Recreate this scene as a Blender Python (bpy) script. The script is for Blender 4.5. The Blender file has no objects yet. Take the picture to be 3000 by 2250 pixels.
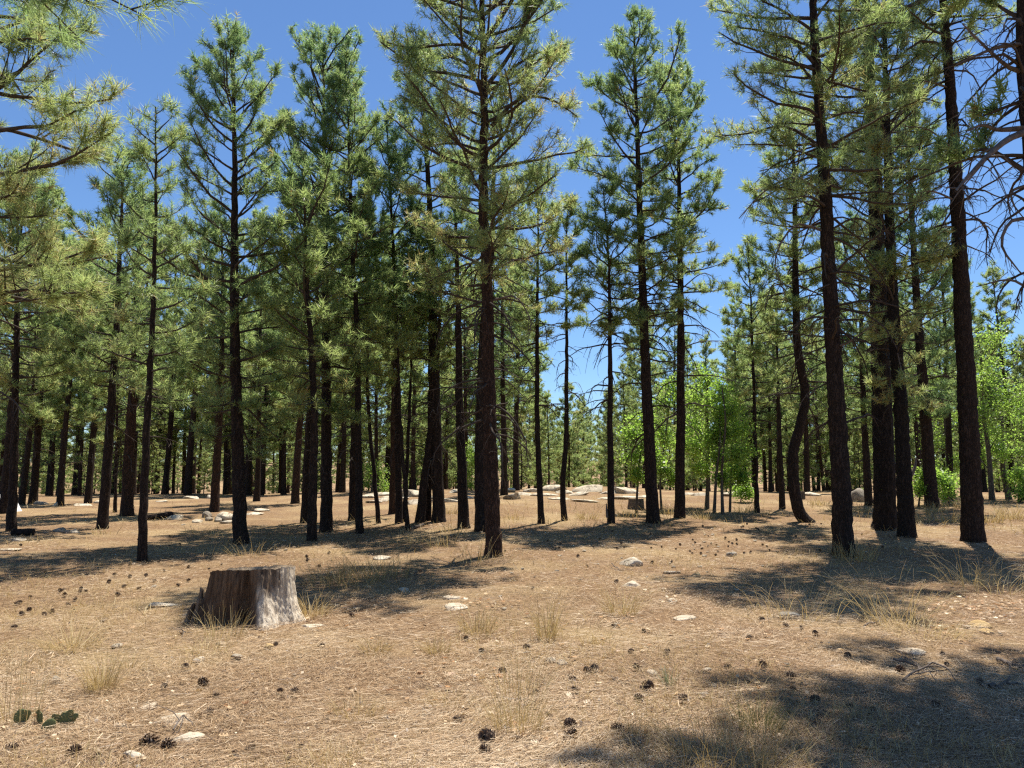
import bpy, math
import numpy as np
from mathutils import Vector

# ------------------------------------------------------------------ camera, world, sun, exposure
SC = bpy.context.scene
COL = SC.collection
EYE = 1.6
FPX = 2260.0                    # focal length in pixels of a 3000 px wide frame
PITCH = math.radians(7.0)
CP, SP = math.cos(PITCH), math.sin(PITCH)
cam_data = bpy.data.cameras.new('camera')
cam_data.sensor_width = 36.0
cam_data.lens = 36.0 * FPX / 3000.0
cam_data.clip_start = 0.1
cam_data.clip_end = 6000.0
cam = bpy.data.objects.new('camera', cam_data)
cam.location = (0, 0, EYE)
cam.rotation_euler = (math.radians(90) + PITCH, 0, 0)
COL.objects.link(cam)
SC.camera = cam

SUN_AZ, SUN_EL = math.radians(28), math.radians(68)
world = bpy.data.worlds.new('World')
SC.world = world
world.use_nodes = True
wn = world.node_tree
wn.nodes.clear()
sky = wn.nodes.new('ShaderNodeTexSky')
sky.sky_type = 'NISHITA'
sky.sun_disc = False
sky.sun_elevation = SUN_EL
sky.sun_rotation = SUN_AZ
sky.altitude = 1000
sky.air_density = 1.15
sky.dust_density = 0.0
sky.ozone_density = 10.0
bg = wn.nodes.new('ShaderNodeBackground')
bg.inputs['Strength'].default_value = 0.08
wo = wn.nodes.new('ShaderNodeOutputWorld')
wn.links.new(sky.outputs[0], bg.inputs[0])
wn.links.new(bg.outputs[0], wo.inputs[0])

sun_data = bpy.data.lights.new('sun', 'SUN')
sun_data.energy = 5.0
sun_data.angle = math.radians(0.53)
sun_data.color = (1.0, 0.94, 0.84)
sun = bpy.data.objects.new('sun', sun_data)
SUNV = Vector((math.sin(SUN_AZ) * math.cos(SUN_EL), math.cos(SUN_AZ) * math.cos(SUN_EL), math.sin(SUN_EL)))
sun.rotation_euler = (-SUNV).to_track_quat('-Z', 'Y').to_euler()
sun.location = (20, 20, 60)
COL.objects.link(sun)

vs = SC.view_settings
vs.view_transform = 'Standard'
vs.look = 'None'
vs.exposure = 0.9
vs.gamma = 1.0
vs.use_curve_mapping = False
SC.cycles.max_bounces = 9
SC.cycles.diffuse_bounces = 6
SC.cycles.glossy_bounces = 2
SC.cycles.transmission_bounces = 6
SC.cycles.transparent_max_bounces = 4
SC.cycles.caustics_reflective = False
SC.cycles.caustics_refractive = False
SC.cycles.sample_clamp_indirect = 6.0
SC.cycles.use_denoising = False
SC.cycles.pixel_filter_type = 'BLACKMAN_HARRIS'
SC.cycles.filter_width = 1.3

# ------------------------------------------------------------------ helpers
def hash3(ix, iy, iz, seed):
    h = (ix * 374761393 + iy * 668265263 + iz * 2147483647 + seed * 144665) & 0xFFFFFFFF
    h = ((h ^ (h >> 13)) * 1274126177) & 0xFFFFFFFF
    h = (h ^ (h >> 16)) & 0xFFFFFFFF
    return h.astype(np.float64) / 4294967295.0

def vnoise(p, seed=0):
    """value noise in -1..1 on points (N,3)"""
    p = np.asarray(p, float)
    i = np.floor(p).astype(np.int64)
    f = p - i
    f = f * f * (3 - 2 * f)
    out = 0
    for dx in (0, 1):
        for dy in (0, 1):
            for dz in (0, 1):
                w = (f[:, 0] if dx else 1 - f[:, 0]) * (f[:, 1] if dy else 1 - f[:, 1]) * (f[:, 2] if dz else 1 - f[:, 2])
                out = out + w * hash3(i[:, 0] + dx, i[:, 1] + dy, i[:, 2] + dz, seed)
    return out * 2 - 1

def fbm(p, seed=0, oct=3):
    p = np.asarray(p, float)
    a, s, t = 1.0, 0, 0
    for k in range(oct):
        s = s + a * vnoise(p * 2 ** k, seed + 17 * k)
        t += a
        a *= .5
    return s / t

def sstep(t):
    t = np.clip(t, 0, 1)
    return t * t * (3 - 2 * t)

def ground_z(x, y):
    """height of the forest floor"""
    x = np.asarray(x, float); y = np.asarray(y, float)
    lift = 1.10 - .42 * sstep(-x / 18) - .26 * sstep((x - 4) / 12)
    r = lift * sstep((y - 9.5) / 31.0) - 1.15 * sstep((y - 43) / 46.0)
    p = np.stack([x * .16 + 3.1, y * .16 + 1.7, np.zeros_like(x)], -1).reshape(-1, 3)
    near = sstep((y - 3) / 12)
    u = (0.13 * vnoise(p, 5) + 0.035 * vnoise(p * 4.3, 9)).reshape(x.shape) * (0.25 + .75 * near)
    return r + u * np.exp(-np.maximum(y - 60, 0) / 60) + 8.0 * sstep((y - 115) / 170)

def ray(px, py):
    u = (px - 1500) / FPX; v = (1125 - py) / FPX
    return np.array([u, CP - SP * v, SP + CP * v])

def on_plane(px, py, Y):
    D = ray(px, py)
    return np.array([0, 0, EYE]) + D * (Y / D[1])

_TS = np.geomspace(1.5, 200, 700)
def on_ground(px, py):
    """where the line of sight through a point of the picture meets the ground"""
    D = ray(px, py)
    E = np.array([0, 0, EYE])
    ts = _TS
    for _ in range(3):
        Q = E + D * ts[:, None]
        below = np.nonzero(Q[:, 2] < ground_z(Q[:, 0], Q[:, 1]))[0]
        if not len(below):
            Q = on_plane(px, py, 42.0)
            Q[2] = float(ground_z(Q[0], Q[1]))
            return Q
        k = below[0]
        ts = np.linspace(ts[max(k - 1, 0)], ts[k], 24)
    Q = E + D * ts[-1]
    Q[2] = float(ground_z(Q[0], Q[1]))
    return Q

def px2m(P):
    """metres per picture pixel at a point"""
    return (P[1] * CP + (P[2] - EYE) * SP) / FPX

def make_mesh(name, V, F, mat=None, tint=None, smooth=False):
    V = np.ascontiguousarray(V, np.float32).reshape(-1, 3)
    F = np.ascontiguousarray(F, np.int32)
    n, k = F.shape
    me = bpy.data.meshes.new(name)
    me.vertices.add(len(V)); me.vertices.foreach_set('co', V.ravel())
    me.loops.add(n * k); me.loops.foreach_set('vertex_index', F.ravel())
    me.polygons.add(n); me.polygons.foreach_set('loop_start', np.arange(0, n * k, k, dtype=np.int32))
    if smooth:
        me.polygons.foreach_set('use_smooth', np.ones(n, bool))
    if tint is not None:
        a = me.attributes.new('tint', 'FLOAT', 'POINT')
        a.data.foreach_set('value', np.ascontiguousarray(tint, np.float32))
    me.update(calc_edges=True)
    if mat: me.materials.append(mat)
    return me

def obj(name, me, parent=None, loc=(0, 0, 0), kind=None):
    o = bpy.data.objects.new(name, me)
    COL.objects.link(o)
    o.location = loc
    if parent is not None: o.parent = parent
    if kind: o['kind'] = kind
    return o

def tag(o, label, cat, group=None, kind=None):
    o['label'] = label; o['category'] = cat
    if group: o['group'] = group
    if kind: o['kind'] = kind
    return o

def thing(name, label, cat, loc, group=None):
    return tag(obj(name, None, None, loc), label, cat, group)

class Geo:
    """collects vertices and quads / triangles (quads stored; triangles as degenerate-free tris in a second list)"""
    def __init__(s): s.V = []; s.F = []; s.T = []; s.n = 0
    def add(s, V, F, t=0.0):
        V = np.asarray(V, float).reshape(-1, 3)
        s.V.append(V); s.F.append(np.asarray(F, np.int64) + s.n); s.n += len(V)
        s.T.append(np.broadcast_to(np.asarray(t, float), (len(V),)))
    def mesh(s, name, mat, smooth=False, off=(0, 0, 0)):
        V = np.concatenate(s.V) - np.asarray(off); F = np.concatenate(s.F)
        return make_mesh(name, V, F, mat, np.concatenate(s.T), smooth)

def unit(v):
    return v / np.maximum(np.linalg.norm(v, axis=-1, keepdims=True), 1e-9)

def tubes(P, R, n=5, cap=False):
    """P (B,K,3), R (B,K) -> verts, quads of B tubes"""
    P = np.asarray(P, float); R = np.asarray(R, float)
    B, K, _ = P.shape
    T = np.empty_like(P)
    T[:, 1:-1] = P[:, 2:] - P[:, :-2]; T[:, 0] = P[:, 1] - P[:, 0]; T[:, -1] = P[:, -1] - P[:, -2]
    T = unit(T)
    mean = unit(P[:, -1] - P[:, 0])
    ref = np.where(np.abs(mean[:, 2:3]) > .8, np.array([[1., 0, 0]]), np.array([[0, 0, 1.]]))
    A = unit(np.cross(T, ref[:, None, :])); Bv = np.cross(T, A)
    a = np.arange(n) * 2 * math.pi / n
    ring = A[:, :, None, :] * np.cos(a)[None, None, :, None] + Bv[:, :, None, :] * np.sin(a)[None, None, :, None]
    V = P[:, :, None, :] + ring * R[:, :, None, None]
    b = np.arange(B)[:, None, None] * K * n; k = np.arange(K - 1)[None, :, None] * n; j = np.arange(n)[None, None, :]
    j2 = (j + 1) % n
    F = np.stack([b + k + j, b + k + j2, b + k + n + j2, b + k + n + j], -1).reshape(-1, 4)
    return V.reshape(-1, 3), F

def catmull(pts, m):
    """smooth resample of a polyline to m points"""
    pts = np.asarray(pts, float)
    if len(pts) == 2:
        t = np.linspace(0, 1, m)[:, None]
        return pts[0] * (1 - t) + pts[1] * t
    P = np.vstack([2 * pts[0] - pts[1], pts, 2 * pts[-1] - pts[-2]])
    seg = np.linalg.norm(np.diff(pts, axis=0), axis=1)
    cum = np.concatenate([[0], np.cumsum(seg)])
    out = []
    for s in np.linspace(0, cum[-1], m):
        i = min(np.searchsorted(cum, s, side='right') - 1, len(seg) - 1)
        t = (s - cum[i]) / max(seg[i], 1e-9)
        p0, p1, p2, p3 = P[i], P[i + 1], P[i + 2], P[i + 3]
        out.append(.5 * (2 * p1 + (p2 - p0) * t + (2 * p0 - 5 * p1 + 4 * p2 - p3) * t ** 2 + (3 * p1 - p0 - 3 * p2 + p3) * t ** 3))
    return np.array(out)

# ------------------------------------------------------------------ materials
def newmat(name):
    m = bpy.data.materials.new(name); m.use_nodes = True
    nt = m.node_tree; nt.nodes.clear()
    return m, nt, nt.nodes, nt.links

def N(nt, t, **kw):
    n = nt.nodes.new('ShaderNode' + t)
    for k, v in kw.items():
        if k in n.inputs: n.inputs[k].default_value = v
        else: setattr(n, k, v)
    return n

def ramp(nt, stops, fac=None, interp='LINEAR'):
    r = nt.nodes.new('ShaderNodeValToRGB')
    r.color_ramp.interpolation = interp
    e = r.color_ramp.elements
    while len(e) < len(stops): e.new(.5)
    for el, (p, c) in zip(e, stops):
        el.position = p; el.color = (*c, 1) if len(c) == 3 else c
    if fac is not None: nt.links.new(fac, r.inputs[0])
    return r

def mixc(nt, fac, a, b):
    m = nt.nodes.new('ShaderNodeMix'); m.data_type = 'RGBA'
    if isinstance(fac, float): m.inputs[0].default_value = fac
    else: nt.links.new(fac, m.inputs[0])
    for i, v in ((6, a), (7, b)):
        if isinstance(v, tuple): m.inputs[i].default_value = (*v, 1)
        else: nt.links.new(v, m.inputs[i])
    return m.outputs[2]

def noise(nt, vec, scale, detail=3, rough=.55, dist=0.0):
    n = N(nt, 'TexNoise', Scale=scale, Detail=detail, Roughness=rough, Distortion=dist)
    if vec is not None: nt.links.new(vec, n.inputs['Vector'])
    return n.outputs['Fac']

def mapped(nt, scale, kind='Object'):
    tc = nt.nodes.new('ShaderNodeTexCoord')
    mp = nt.nodes.new('ShaderNodeMapping'); mp.inputs['Scale'].default_value = scale
    nt.links.new(tc.outputs[kind], mp.inputs['Vector'])
    return mp.outputs[0]

def principled(nt, color, rough=.9, spec=.2, normal=None):
    b = N(nt, 'BsdfPrincipled', Roughness=rough)
    b.inputs['Specular IOR Level'].default_value = spec
    if isinstance(color, tuple): b.inputs['Base Color'].default_value = (*color, 1)
    else: nt.links.new(color, b.inputs['Base Color'])
    if normal is not None: nt.links.new(normal, b.inputs['Normal'])
    return b.outputs[0]

def bump(nt, h, strength=.6, dist=.02):
    b = N(nt, 'Bump', Strength=strength, Distance=dist)
    nt.links.new(h, b.inputs['Height'])
    return b.outputs[0]

def out(nt, sh):
    o = nt.nodes.new('ShaderNodeOutputMaterial'); nt.links.new(sh, o.inputs[0])

def attr(nt, name='tint'):
    a = nt.nodes.new('ShaderNodeAttribute'); a.attribute_name = name
    return a.outputs['Fac']

def needle_mat(name, stops, trans, tfac=.42, rough=.38, spec=.55):
    m, nt, n, l = newmat(name)
    t = attr(nt)
    c = ramp(nt, stops, t)
    ct = ramp(nt, trans, t)
    p = principled(nt, c.outputs[0], rough, spec)
    tr = n.new('ShaderNodeBsdfTranslucent'); l.new(ct.outputs[0], tr.inputs[0])
    mx = n.new('ShaderNodeMixShader'); mx.inputs[0].default_value = tfac
    l.new(p, mx.inputs[1]); l.new(tr.outputs[0], mx.inputs[2])
    out(nt, mx.outputs[0])
    return m

M = {}
M['needles'] = needle_mat('pine_needles',
    [(0, (.065, .12, .08)), (.4, (.125, .18, .08)), (.75, (.18, .22, .09)), (.93, (.23, .25, .11)), (1, (.30, .17, .07))],
    [(0, (.18, .34, .15)), (.4, (.36, .51, .17)), (.75, (.50, .61, .20)), (.93, (.60, .65, .26)), (1, (.5, .28, .1))], .56, .45, .5)
M['oak_leaf'] = needle_mat('oak_leaves',
    [(0, (.07, .13, .03)), (.5, (.12, .2, .04)), (1, (.17, .25, .06))],
    [(0, (.28, .50, .06)), (.5, (.42, .66, .10)), (1, (.55, .72, .16))], .55, .4, .4)
M['grass'] = needle_mat('dry_grass',
    [(0, (0.180, 0.113, 0.043)), (.35, (0.333, 0.225, 0.089)), (.7, (0.468, 0.342, 0.153)), (1, (0.594, 0.486, 0.255))],
    [(0, (0.225, 0.135, 0.043)), (.35, (0.378, 0.252, 0.085)), (.7, (0.495, 0.360, 0.145)), (1, (0.594, 0.468, 0.221))], .3, .55, .3)
M['green_grass'] = needle_mat('green_grass',
    [(0, (.07, .08, .025)), (.6, (.14, .14, .05)), (1, (.36, .28, .12))],
    [(0, (.12, .14, .03)), (.6, (.2, .2, .06)), (1, (.4, .3, .12))], .3, .55, .3)
M['yucca'] = needle_mat('pale_green_blades',
    [(0, (.14, .17, .09)), (1, (.32, .33, .2))], [(0, (.15, .2, .08)), (1, (.3, .34, .18))], .2, .5, .3)
M['litter'] = needle_mat('needle_litter',
    [(0, (0.092, 0.059, 0.038)), (.2, (0.231, 0.145, 0.080)), (.45, (0.379, 0.241, 0.124)), (.7, (0.489, 0.340, 0.196)), (1, (0.628, 0.499, 0.337))],
    [(0, (0.092, 0.054, 0.028)), (1, (0.370, 0.254, 0.127))], .12, .5, .3)
M['dead_leaf'] = needle_mat('dry_oak_leaf',
    [(0, (.20, .09, .035)), (.4, (.42, .22, .09)), (.75, (.58, .42, .24)), (1, (.72, .60, .42))],
    [(0, (.3, .13, .04)), (1, (.6, .42, .2))], .2, .5, .35)

def bark_mat(name, base, plate, sc=1.0):
    m, nt, n, l = newmat(name)
    v = mapped(nt, (9 * sc, 9 * sc, 2.3 * sc))
    warp = n.new('ShaderNodeVectorMath'); warp.operation = 'ADD'
    nz = N(nt, 'TexNoise', Scale=1.6, Detail=5, Roughness=.65); l.new(v, nz.inputs['Vector'])
    sc2 = n.new('ShaderNodeVectorMath'); sc2.operation = 'SCALE'; sc2.inputs['Scale'].default_value = 2.4
    l.new(nz.outputs['Color'], sc2.inputs[0])
    l.new(v, warp.inputs[0]); l.new(sc2.outputs[0], warp.inputs[1])
    vo = N(nt, 'TexVoronoi', Scale=1.6); vo.feature = 'DISTANCE_TO_EDGE'
    l.new(warp.outputs[0], vo.inputs['Vector'])
    vc = N(nt, 'TexVoronoi', Scale=1.6); l.new(warp.outputs[0], vc.inputs['Vector'])
    edge = ramp(nt, [(0, (.15, .15, .15)), (.16, (.6, .6, .6)), (.5, (1, 1, 1))], vo.outputs[0])
    fine = noise(nt, v, 9, 4, .65)
    big = noise(nt, mapped(nt, (1, 1, .5)), 1.3, 2)
    pc = mixc(nt, fine, plate, tuple(c * 1.9 for c in plate))
    pc = mixc(nt, big, pc, mixc(nt, .5, pc, (.07, .055, .048)))
    c = mixc(nt, edge.outputs[0], base, pc)
    add = N(nt, 'Math'); add.operation = 'MULTIPLY_ADD'; add.inputs[1].default_value = .35
    l.new(fine, add.inputs[0]); l.new(edge.outputs[0], add.inputs[2])
    out(nt, principled(nt, c, .92, .12, bump(nt, add.outputs[0], .9, .03)))
    return m
M['bark'] = bark_mat('ponderosa_bark', (.014, .010, .0085), (.050, .033, .025))
M['bark_dark'] = bark_mat('blackened_bark', (.010, .0085, .008), (.027, .021, .018))
M['bark_red'] = bark_mat('reddish_bark', (.018, .011, .0085), (.078, .044, .030))

def simple_mat(name, a, b, scale=8, rough=.9, vecs=(1, 1, 1), bs=.4, spec=.15):
    m, nt, n, l = newmat(name)
    v = mapped(nt, vecs)
    f = noise(nt, v, scale, 4, .6)
    r = ramp(nt, [(.3, a), (.7, b)], f)
    out(nt, principled(nt, r.outputs[0], rough, spec, bump(nt, f, bs, .01)))
    return m
M['branch'] = simple_mat('branch_bark', (.035, .027, .022), (.085, .065, .052), 14)
M['dead_branch'] = simple_mat('dead_branch', (.07, .055, .045), (.19, .155, .13), 14)
M['oak_bark'] = simple_mat('oak_bark', (.05, .042, .035), (.13, .11, .09), 20, vecs=(1, 1, .3))
M['cone'] = None

def ground_mat():
    m, nt, n, l = newmat('forest_floor')
    tc = n.new('ShaderNodeTexCoord'); v = tc.outputs['Object']
    a = noise(nt, v, .35, 4, .6); b = noise(nt, v, 2.2, 5, .65); c = noise(nt, v, 16, 5, .7); d = noise(nt, v, 70, 3, .7)
    base = ramp(nt, [(.25, (0.134, 0.087, 0.053)), (.45, (0.253, 0.158, 0.088)), (.6, (0.338, 0.223, 0.125)), (.8, (0.424, 0.295, 0.176))], c)
    straw = ramp(nt, [(.3, (0.315, 0.215, 0.110)), (.7, (0.472, 0.347, 0.198))], c)
    grey = ramp(nt, [(.3, (0.157, 0.109, 0.078)), (.7, (0.291, 0.215, 0.155))], c)
    fa = ramp(nt, [(.46, (0, 0, 0)), (.62, (1, 1, 1))], a)
    fb = ramp(nt, [(.52, (0, 0, 0)), (.7, (1, 1, 1))], b)
    col = mixc(nt, fa.outputs[0], base.outputs[0], straw.outputs[0])
    mul = N(nt, 'Math'); mul.operation = 'MULTIPLY'; mul.inputs[1].default_value = .6; l.new(fb.outputs[0], mul.inputs[0])
    col = mixc(nt, mul.outputs[0], col, grey.outputs[0])
    fd = ramp(nt, [(.3, (0.416, 0.388, 0.343)), (.6, (1.1, 1.1, 1.1))], d)
    mm = n.new('ShaderNodeMix'); mm.data_type = 'RGBA'; mm.blend_type = 'MULTIPLY'; mm.inputs[0].default_value = .8
    l.new(col, mm.inputs[6]); l.new(fd.outputs[0], mm.inputs[7])
    h = N(nt, 'Math'); h.operation = 'ADD'; l.new(c, h.inputs[0]); l.new(d, h.inputs[1])
    out(nt, principled(nt, mm.outputs[2], .95, .1, bump(nt, h.outputs[0], .9, .035)))
    return m
M['ground'] = ground_mat()

def rock_mat(name, cols, lichen):
    m, nt, n, l = newmat(name)
    v = mapped(nt, (1, 1, 1))
    f = noise(nt, v, 4.5, 6, .65); g = noise(nt, v, 22, 4, .7)
    vo = N(nt, 'TexVoronoi', Scale=3.2); vo.feature = 'DISTANCE_TO_EDGE'
    nz = N(nt, 'TexNoise', Scale=2.0, Detail=4); l.new(v, nz.inputs['Vector'])
    l.new(nz.outputs['Color'], vo.inputs['Vector'])
    crack = ramp(nt, [(0, (0, 0, 0)), (.035, (1, 1, 1))], vo.outputs[0])
    r = ramp(nt, [(.3, cols[0]), (.52, cols[1]), (.7, cols[2])], f)
    lf = ramp(nt, [(.56, (0, 0, 0)), (.66, (1, 1, 1))], g)
    c = mixc(nt, lf.outputs[0], r.outputs[0], lichen)
    c = mixc(nt, crack.outputs[0], tuple(k * .45 for k in cols[0]), c)
    hh = N(nt, 'Math'); hh.operation = 'MULTIPLY_ADD'; hh.inputs[1].default_value = .5
    l.new(crack.outputs[0], hh.inputs[0]); l.new(g, hh.inputs[2])
    out(nt, principled(nt, c, .92, .15, bump(nt, hh.outputs[0], .7, .03)))
    return m
M['rock'] = rock_mat('pale_rock', [(.34, .27, .19), (.54, .46, .345), (.68, .60, .47)], (.42, .38, .28))
M['rock_grey'] = rock_mat('grey_rock', [(.19, .155, .12), (.31, .265, .21), (.43, .38, .31)], (.25, .23, .17))
M['rock_tan'] = rock_mat('tan_rock', [(.33, .22, .10), (.46, .32, .15), (.52, .40, .22)], (.40, .29, .15))

# ------------------------------------------------------------------ the forest floor
def build_ground():
    ang = np.linspace(0, 2 * math.pi, 289)[:-1]
    rad = np.concatenate([[0.0], np.geomspace(.03, .5, 6), np.geomspace(.6, 3500, 150)])
    A, R = np.meshgrid(ang, rad[1:])
    X = R * np.sin(A); Y = R * np.cos(A)
    Z = ground_z(X, Y)
    fine = vnoise(np.stack([X * 1.9, Y * 1.9, X * 0], -1).reshape(-1, 3), 31).reshape(X.shape) * .018 * (R < 60)
    V = np.concatenate([[[0, 0, float(ground_z(0., 0.))]], np.stack([X, Y, Z + fine - .012], -1).reshape(-1, 3)])
    n = 288; nr = len(rad) - 1
    F = []
    i = np.arange(nr - 1)[:, None] * n + 1; j = np.arange(n)[None, :]; j2 = (j + 1) % n
    Q = np.stack([i + j, i + n + j, i + n + j2, i + j2], -1).reshape(-1, 4)
    me = make_mesh('ground', V, Q[:, ::-1], M['ground'], smooth=True)
    o = obj('ground', me); o['kind'] = 'structure'
    return o
build_ground()

# ------------------------------------------------------------------ pine builder
def needles(P, D, S, rng, n, w, spread=.85, droop=.0, tint=None):
    """needle brushes: tuft positions P, directions D, sizes S -> verts, tris, tint"""
    B = len(P)
    rnd = unit(rng.normal(size=(B, n, 3)))
    d = unit(D[:, None, :] * .62 + rnd * spread)
    d[:, :, 2] -= droop
    d = unit(d)
    L = S[:, None, None] * rng.uniform(.62, .98, (B, n, 1))
    base = P[:, None, :] - D[:, None, :] * (rng.uniform(0, .95, (B, n, 1)) * S[:, None, None])
    side = unit(np.cross(d, unit(rng.normal(size=(B, n, 3))))) * (w * .5)
    tip = base + d * L
    V = np.stack([base - side, base + side, tip], 2).reshape(-1, 3)
    F = np.arange(len(V)).reshape(-1, 3)
    t = np.repeat(np.clip(tint[:, None] + rng.normal(0, .07, (B, n)), 0, .97).ravel(), 3)
    return V, F, t

def grow(start, az, L, e0, e1, K, rng, wig=.16, p=1.0):
    """curved limbs: start (B,3), azimuth, length, elevation at foot and at tip"""
    B = len(start)
    P = np.zeros((B, K, 3)); P[:, 0] = start
    a = az.copy(); ej = np.zeros(B)
    for k in range(1, K):
        s = (k - .5) / (K - 1)
        a = a + rng.normal(0, wig, B)
        ej = ej * .6 + rng.normal(0, wig * .7, B)
        e = e0 + (e1 - e0) * s ** p + ej
        step = (L / (K - 1))[:, None]
        P[:, k] = P[:, k - 1] + step * np.stack([np.cos(e) * np.sin(a), np.cos(e) * np.cos(a), np.sin(e)], -1)
    return P

def along(P, idx, s):
    K = P.shape[1]
    f = s * (K - 1); i = np.minimum(f.astype(int), K - 2); t = (f - i)[:, None]
    p = P[idx, i] * (1 - t) + P[idx, i + 1] * t
    d = unit(P[idx, i + 1] - P[idx, i])
    return p, d

def sprays(P, R0, rng, per_m, live=True, K2=3, sub=3, s0=.18, curl=0.0):
    """twigs on limbs: -> list of (twig points, radii), tufts"""
    B = len(P)
    L = np.linalg.norm(np.diff(P, axis=1), axis=2).sum(1)
    n = np.maximum(2, np.round(L * per_m).astype(int))
    idx = np.repeat(np.arange(B), n)
    s = s0 + (0.98 - s0) * rng.uniform(0, 1, len(idx)) ** .85
    p, d = along(P, idx, s)
    up = np.array([0, 0, 1.])
    side = unit(np.cross(d, up) + 1e-6) * rng.choice([-1, 1], len(idx))[:, None]
    ang = rng.uniform(.5, 1.15, len(idx))[:, None]
    dirv = unit(d * np.cos(ang) + side * np.sin(ang) + up * rng.normal(.16 if live else -.25, .32, (len(idx), 1)))
    l2 = (np.clip(L[idx] * rng.uniform(.2, .46, len(idx)) * (1.2 - s), .16, 1.0))[:, None]
    t = np.linspace(0, 1, K2)[None, :, None]
    bend = (.28 if live else -.35) + curl * rng.normal(0, 1, (len(idx), 1, 1))
    T = p[:, None, :] + dirv[:, None, :] * l2[:, None, :] * t + up * bend * l2[:, None, :] * t ** 2
    tw = [(T, np.linspace(1, .35, K2)[None, :] * np.clip(.004 + .012 * l2, .004, .014))]
    tips = [P[:, -1], T[:, -1]]; dirs = [unit(P[:, -1] - P[:, -2]), unit(T[:, -1] - T[:, -2])]
    if sub:
        i2 = np.repeat(np.arange(len(T)), sub)
        s2 = rng.uniform(.3, .95, len(i2))
        p2, d2 = along(T, i2, s2)
        dv = unit(d2 * .7 + unit(rng.normal(size=(len(i2), 3))) * .8 + up * (.3 if live else -.2))
        l3 = rng.uniform(.08, .26, (len(i2), 1))
        T2 = np.stack([p2, p2 + dv * l3], 1)
        tw.append((T2, np.tile([[.0045, .0025]], (len(i2), 1))))
        tips.append(T2[:, -1]); dirs.append(dv)
    return tw, np.concatenate(tips), np.concatenate(dirs)

def twig_geo(T, R):
    """three-sided twigs; the finest (two-point) ones as slim blades"""
    R = np.broadcast_to(R, T.shape[:2])
    if T.shape[1] > 2: return tubes(T, R, 3)
    d = unit(T[:, 1] - T[:, 0]); s = unit(np.cross(d, [.3, .5, .8]))
    V = np.stack([T[:, 0] - s * R[:, :1], T[:, 0] + s * R[:, :1], T[:, 1] + s * R[:, 1:], T[:, 1] - s * R[:, 1:]], 1)
    return V.reshape(-1, 3), np.arange(4 * len(T)).reshape(-1, 4)

def trunk_mesh(axis, rad, rng, nseg, seed, mat, rough=.05, flare=.3):
    """axis (K,3), rad (K) -> mesh data with plates and a flared foot"""
    V, F = tubes(axis[None], rad[None], nseg)
    K = len(axis)
    V = V.reshape(K, nseg, 3)
    c = axis[:, None, :]
    dv = V - c
    h = (axis[:, 2] - axis[0, 2])[:, None]
    a = np.arange(nseg)[None, :] * 2 * math.pi / nseg
    lob = 1 + flare * np.exp(-np.maximum(h, 0) / .22) * (.75 + .5 * np.sin(a * 3 + seed) * np.sin(a * 2 + seed * 2.3))
    q = np.stack([np.cos(a) * 2.6 + h * 0, np.sin(a) * 2.6 + h * 0, h * 2.4 + a * 0], -1).reshape(-1, 3)
    nz = (vnoise(q, seed) * .5 + vnoise(q * 2.7, seed + 3) * .5 + (.5 - np.abs(vnoise(q * [3.2, 3.2, 1.3], seed + 9)) * 1.6) * .6).reshape(K, nseg)
    V = c + dv * (lob + rough * nz)[:, :, None]
    return V.reshape(-1, 3), F

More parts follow.
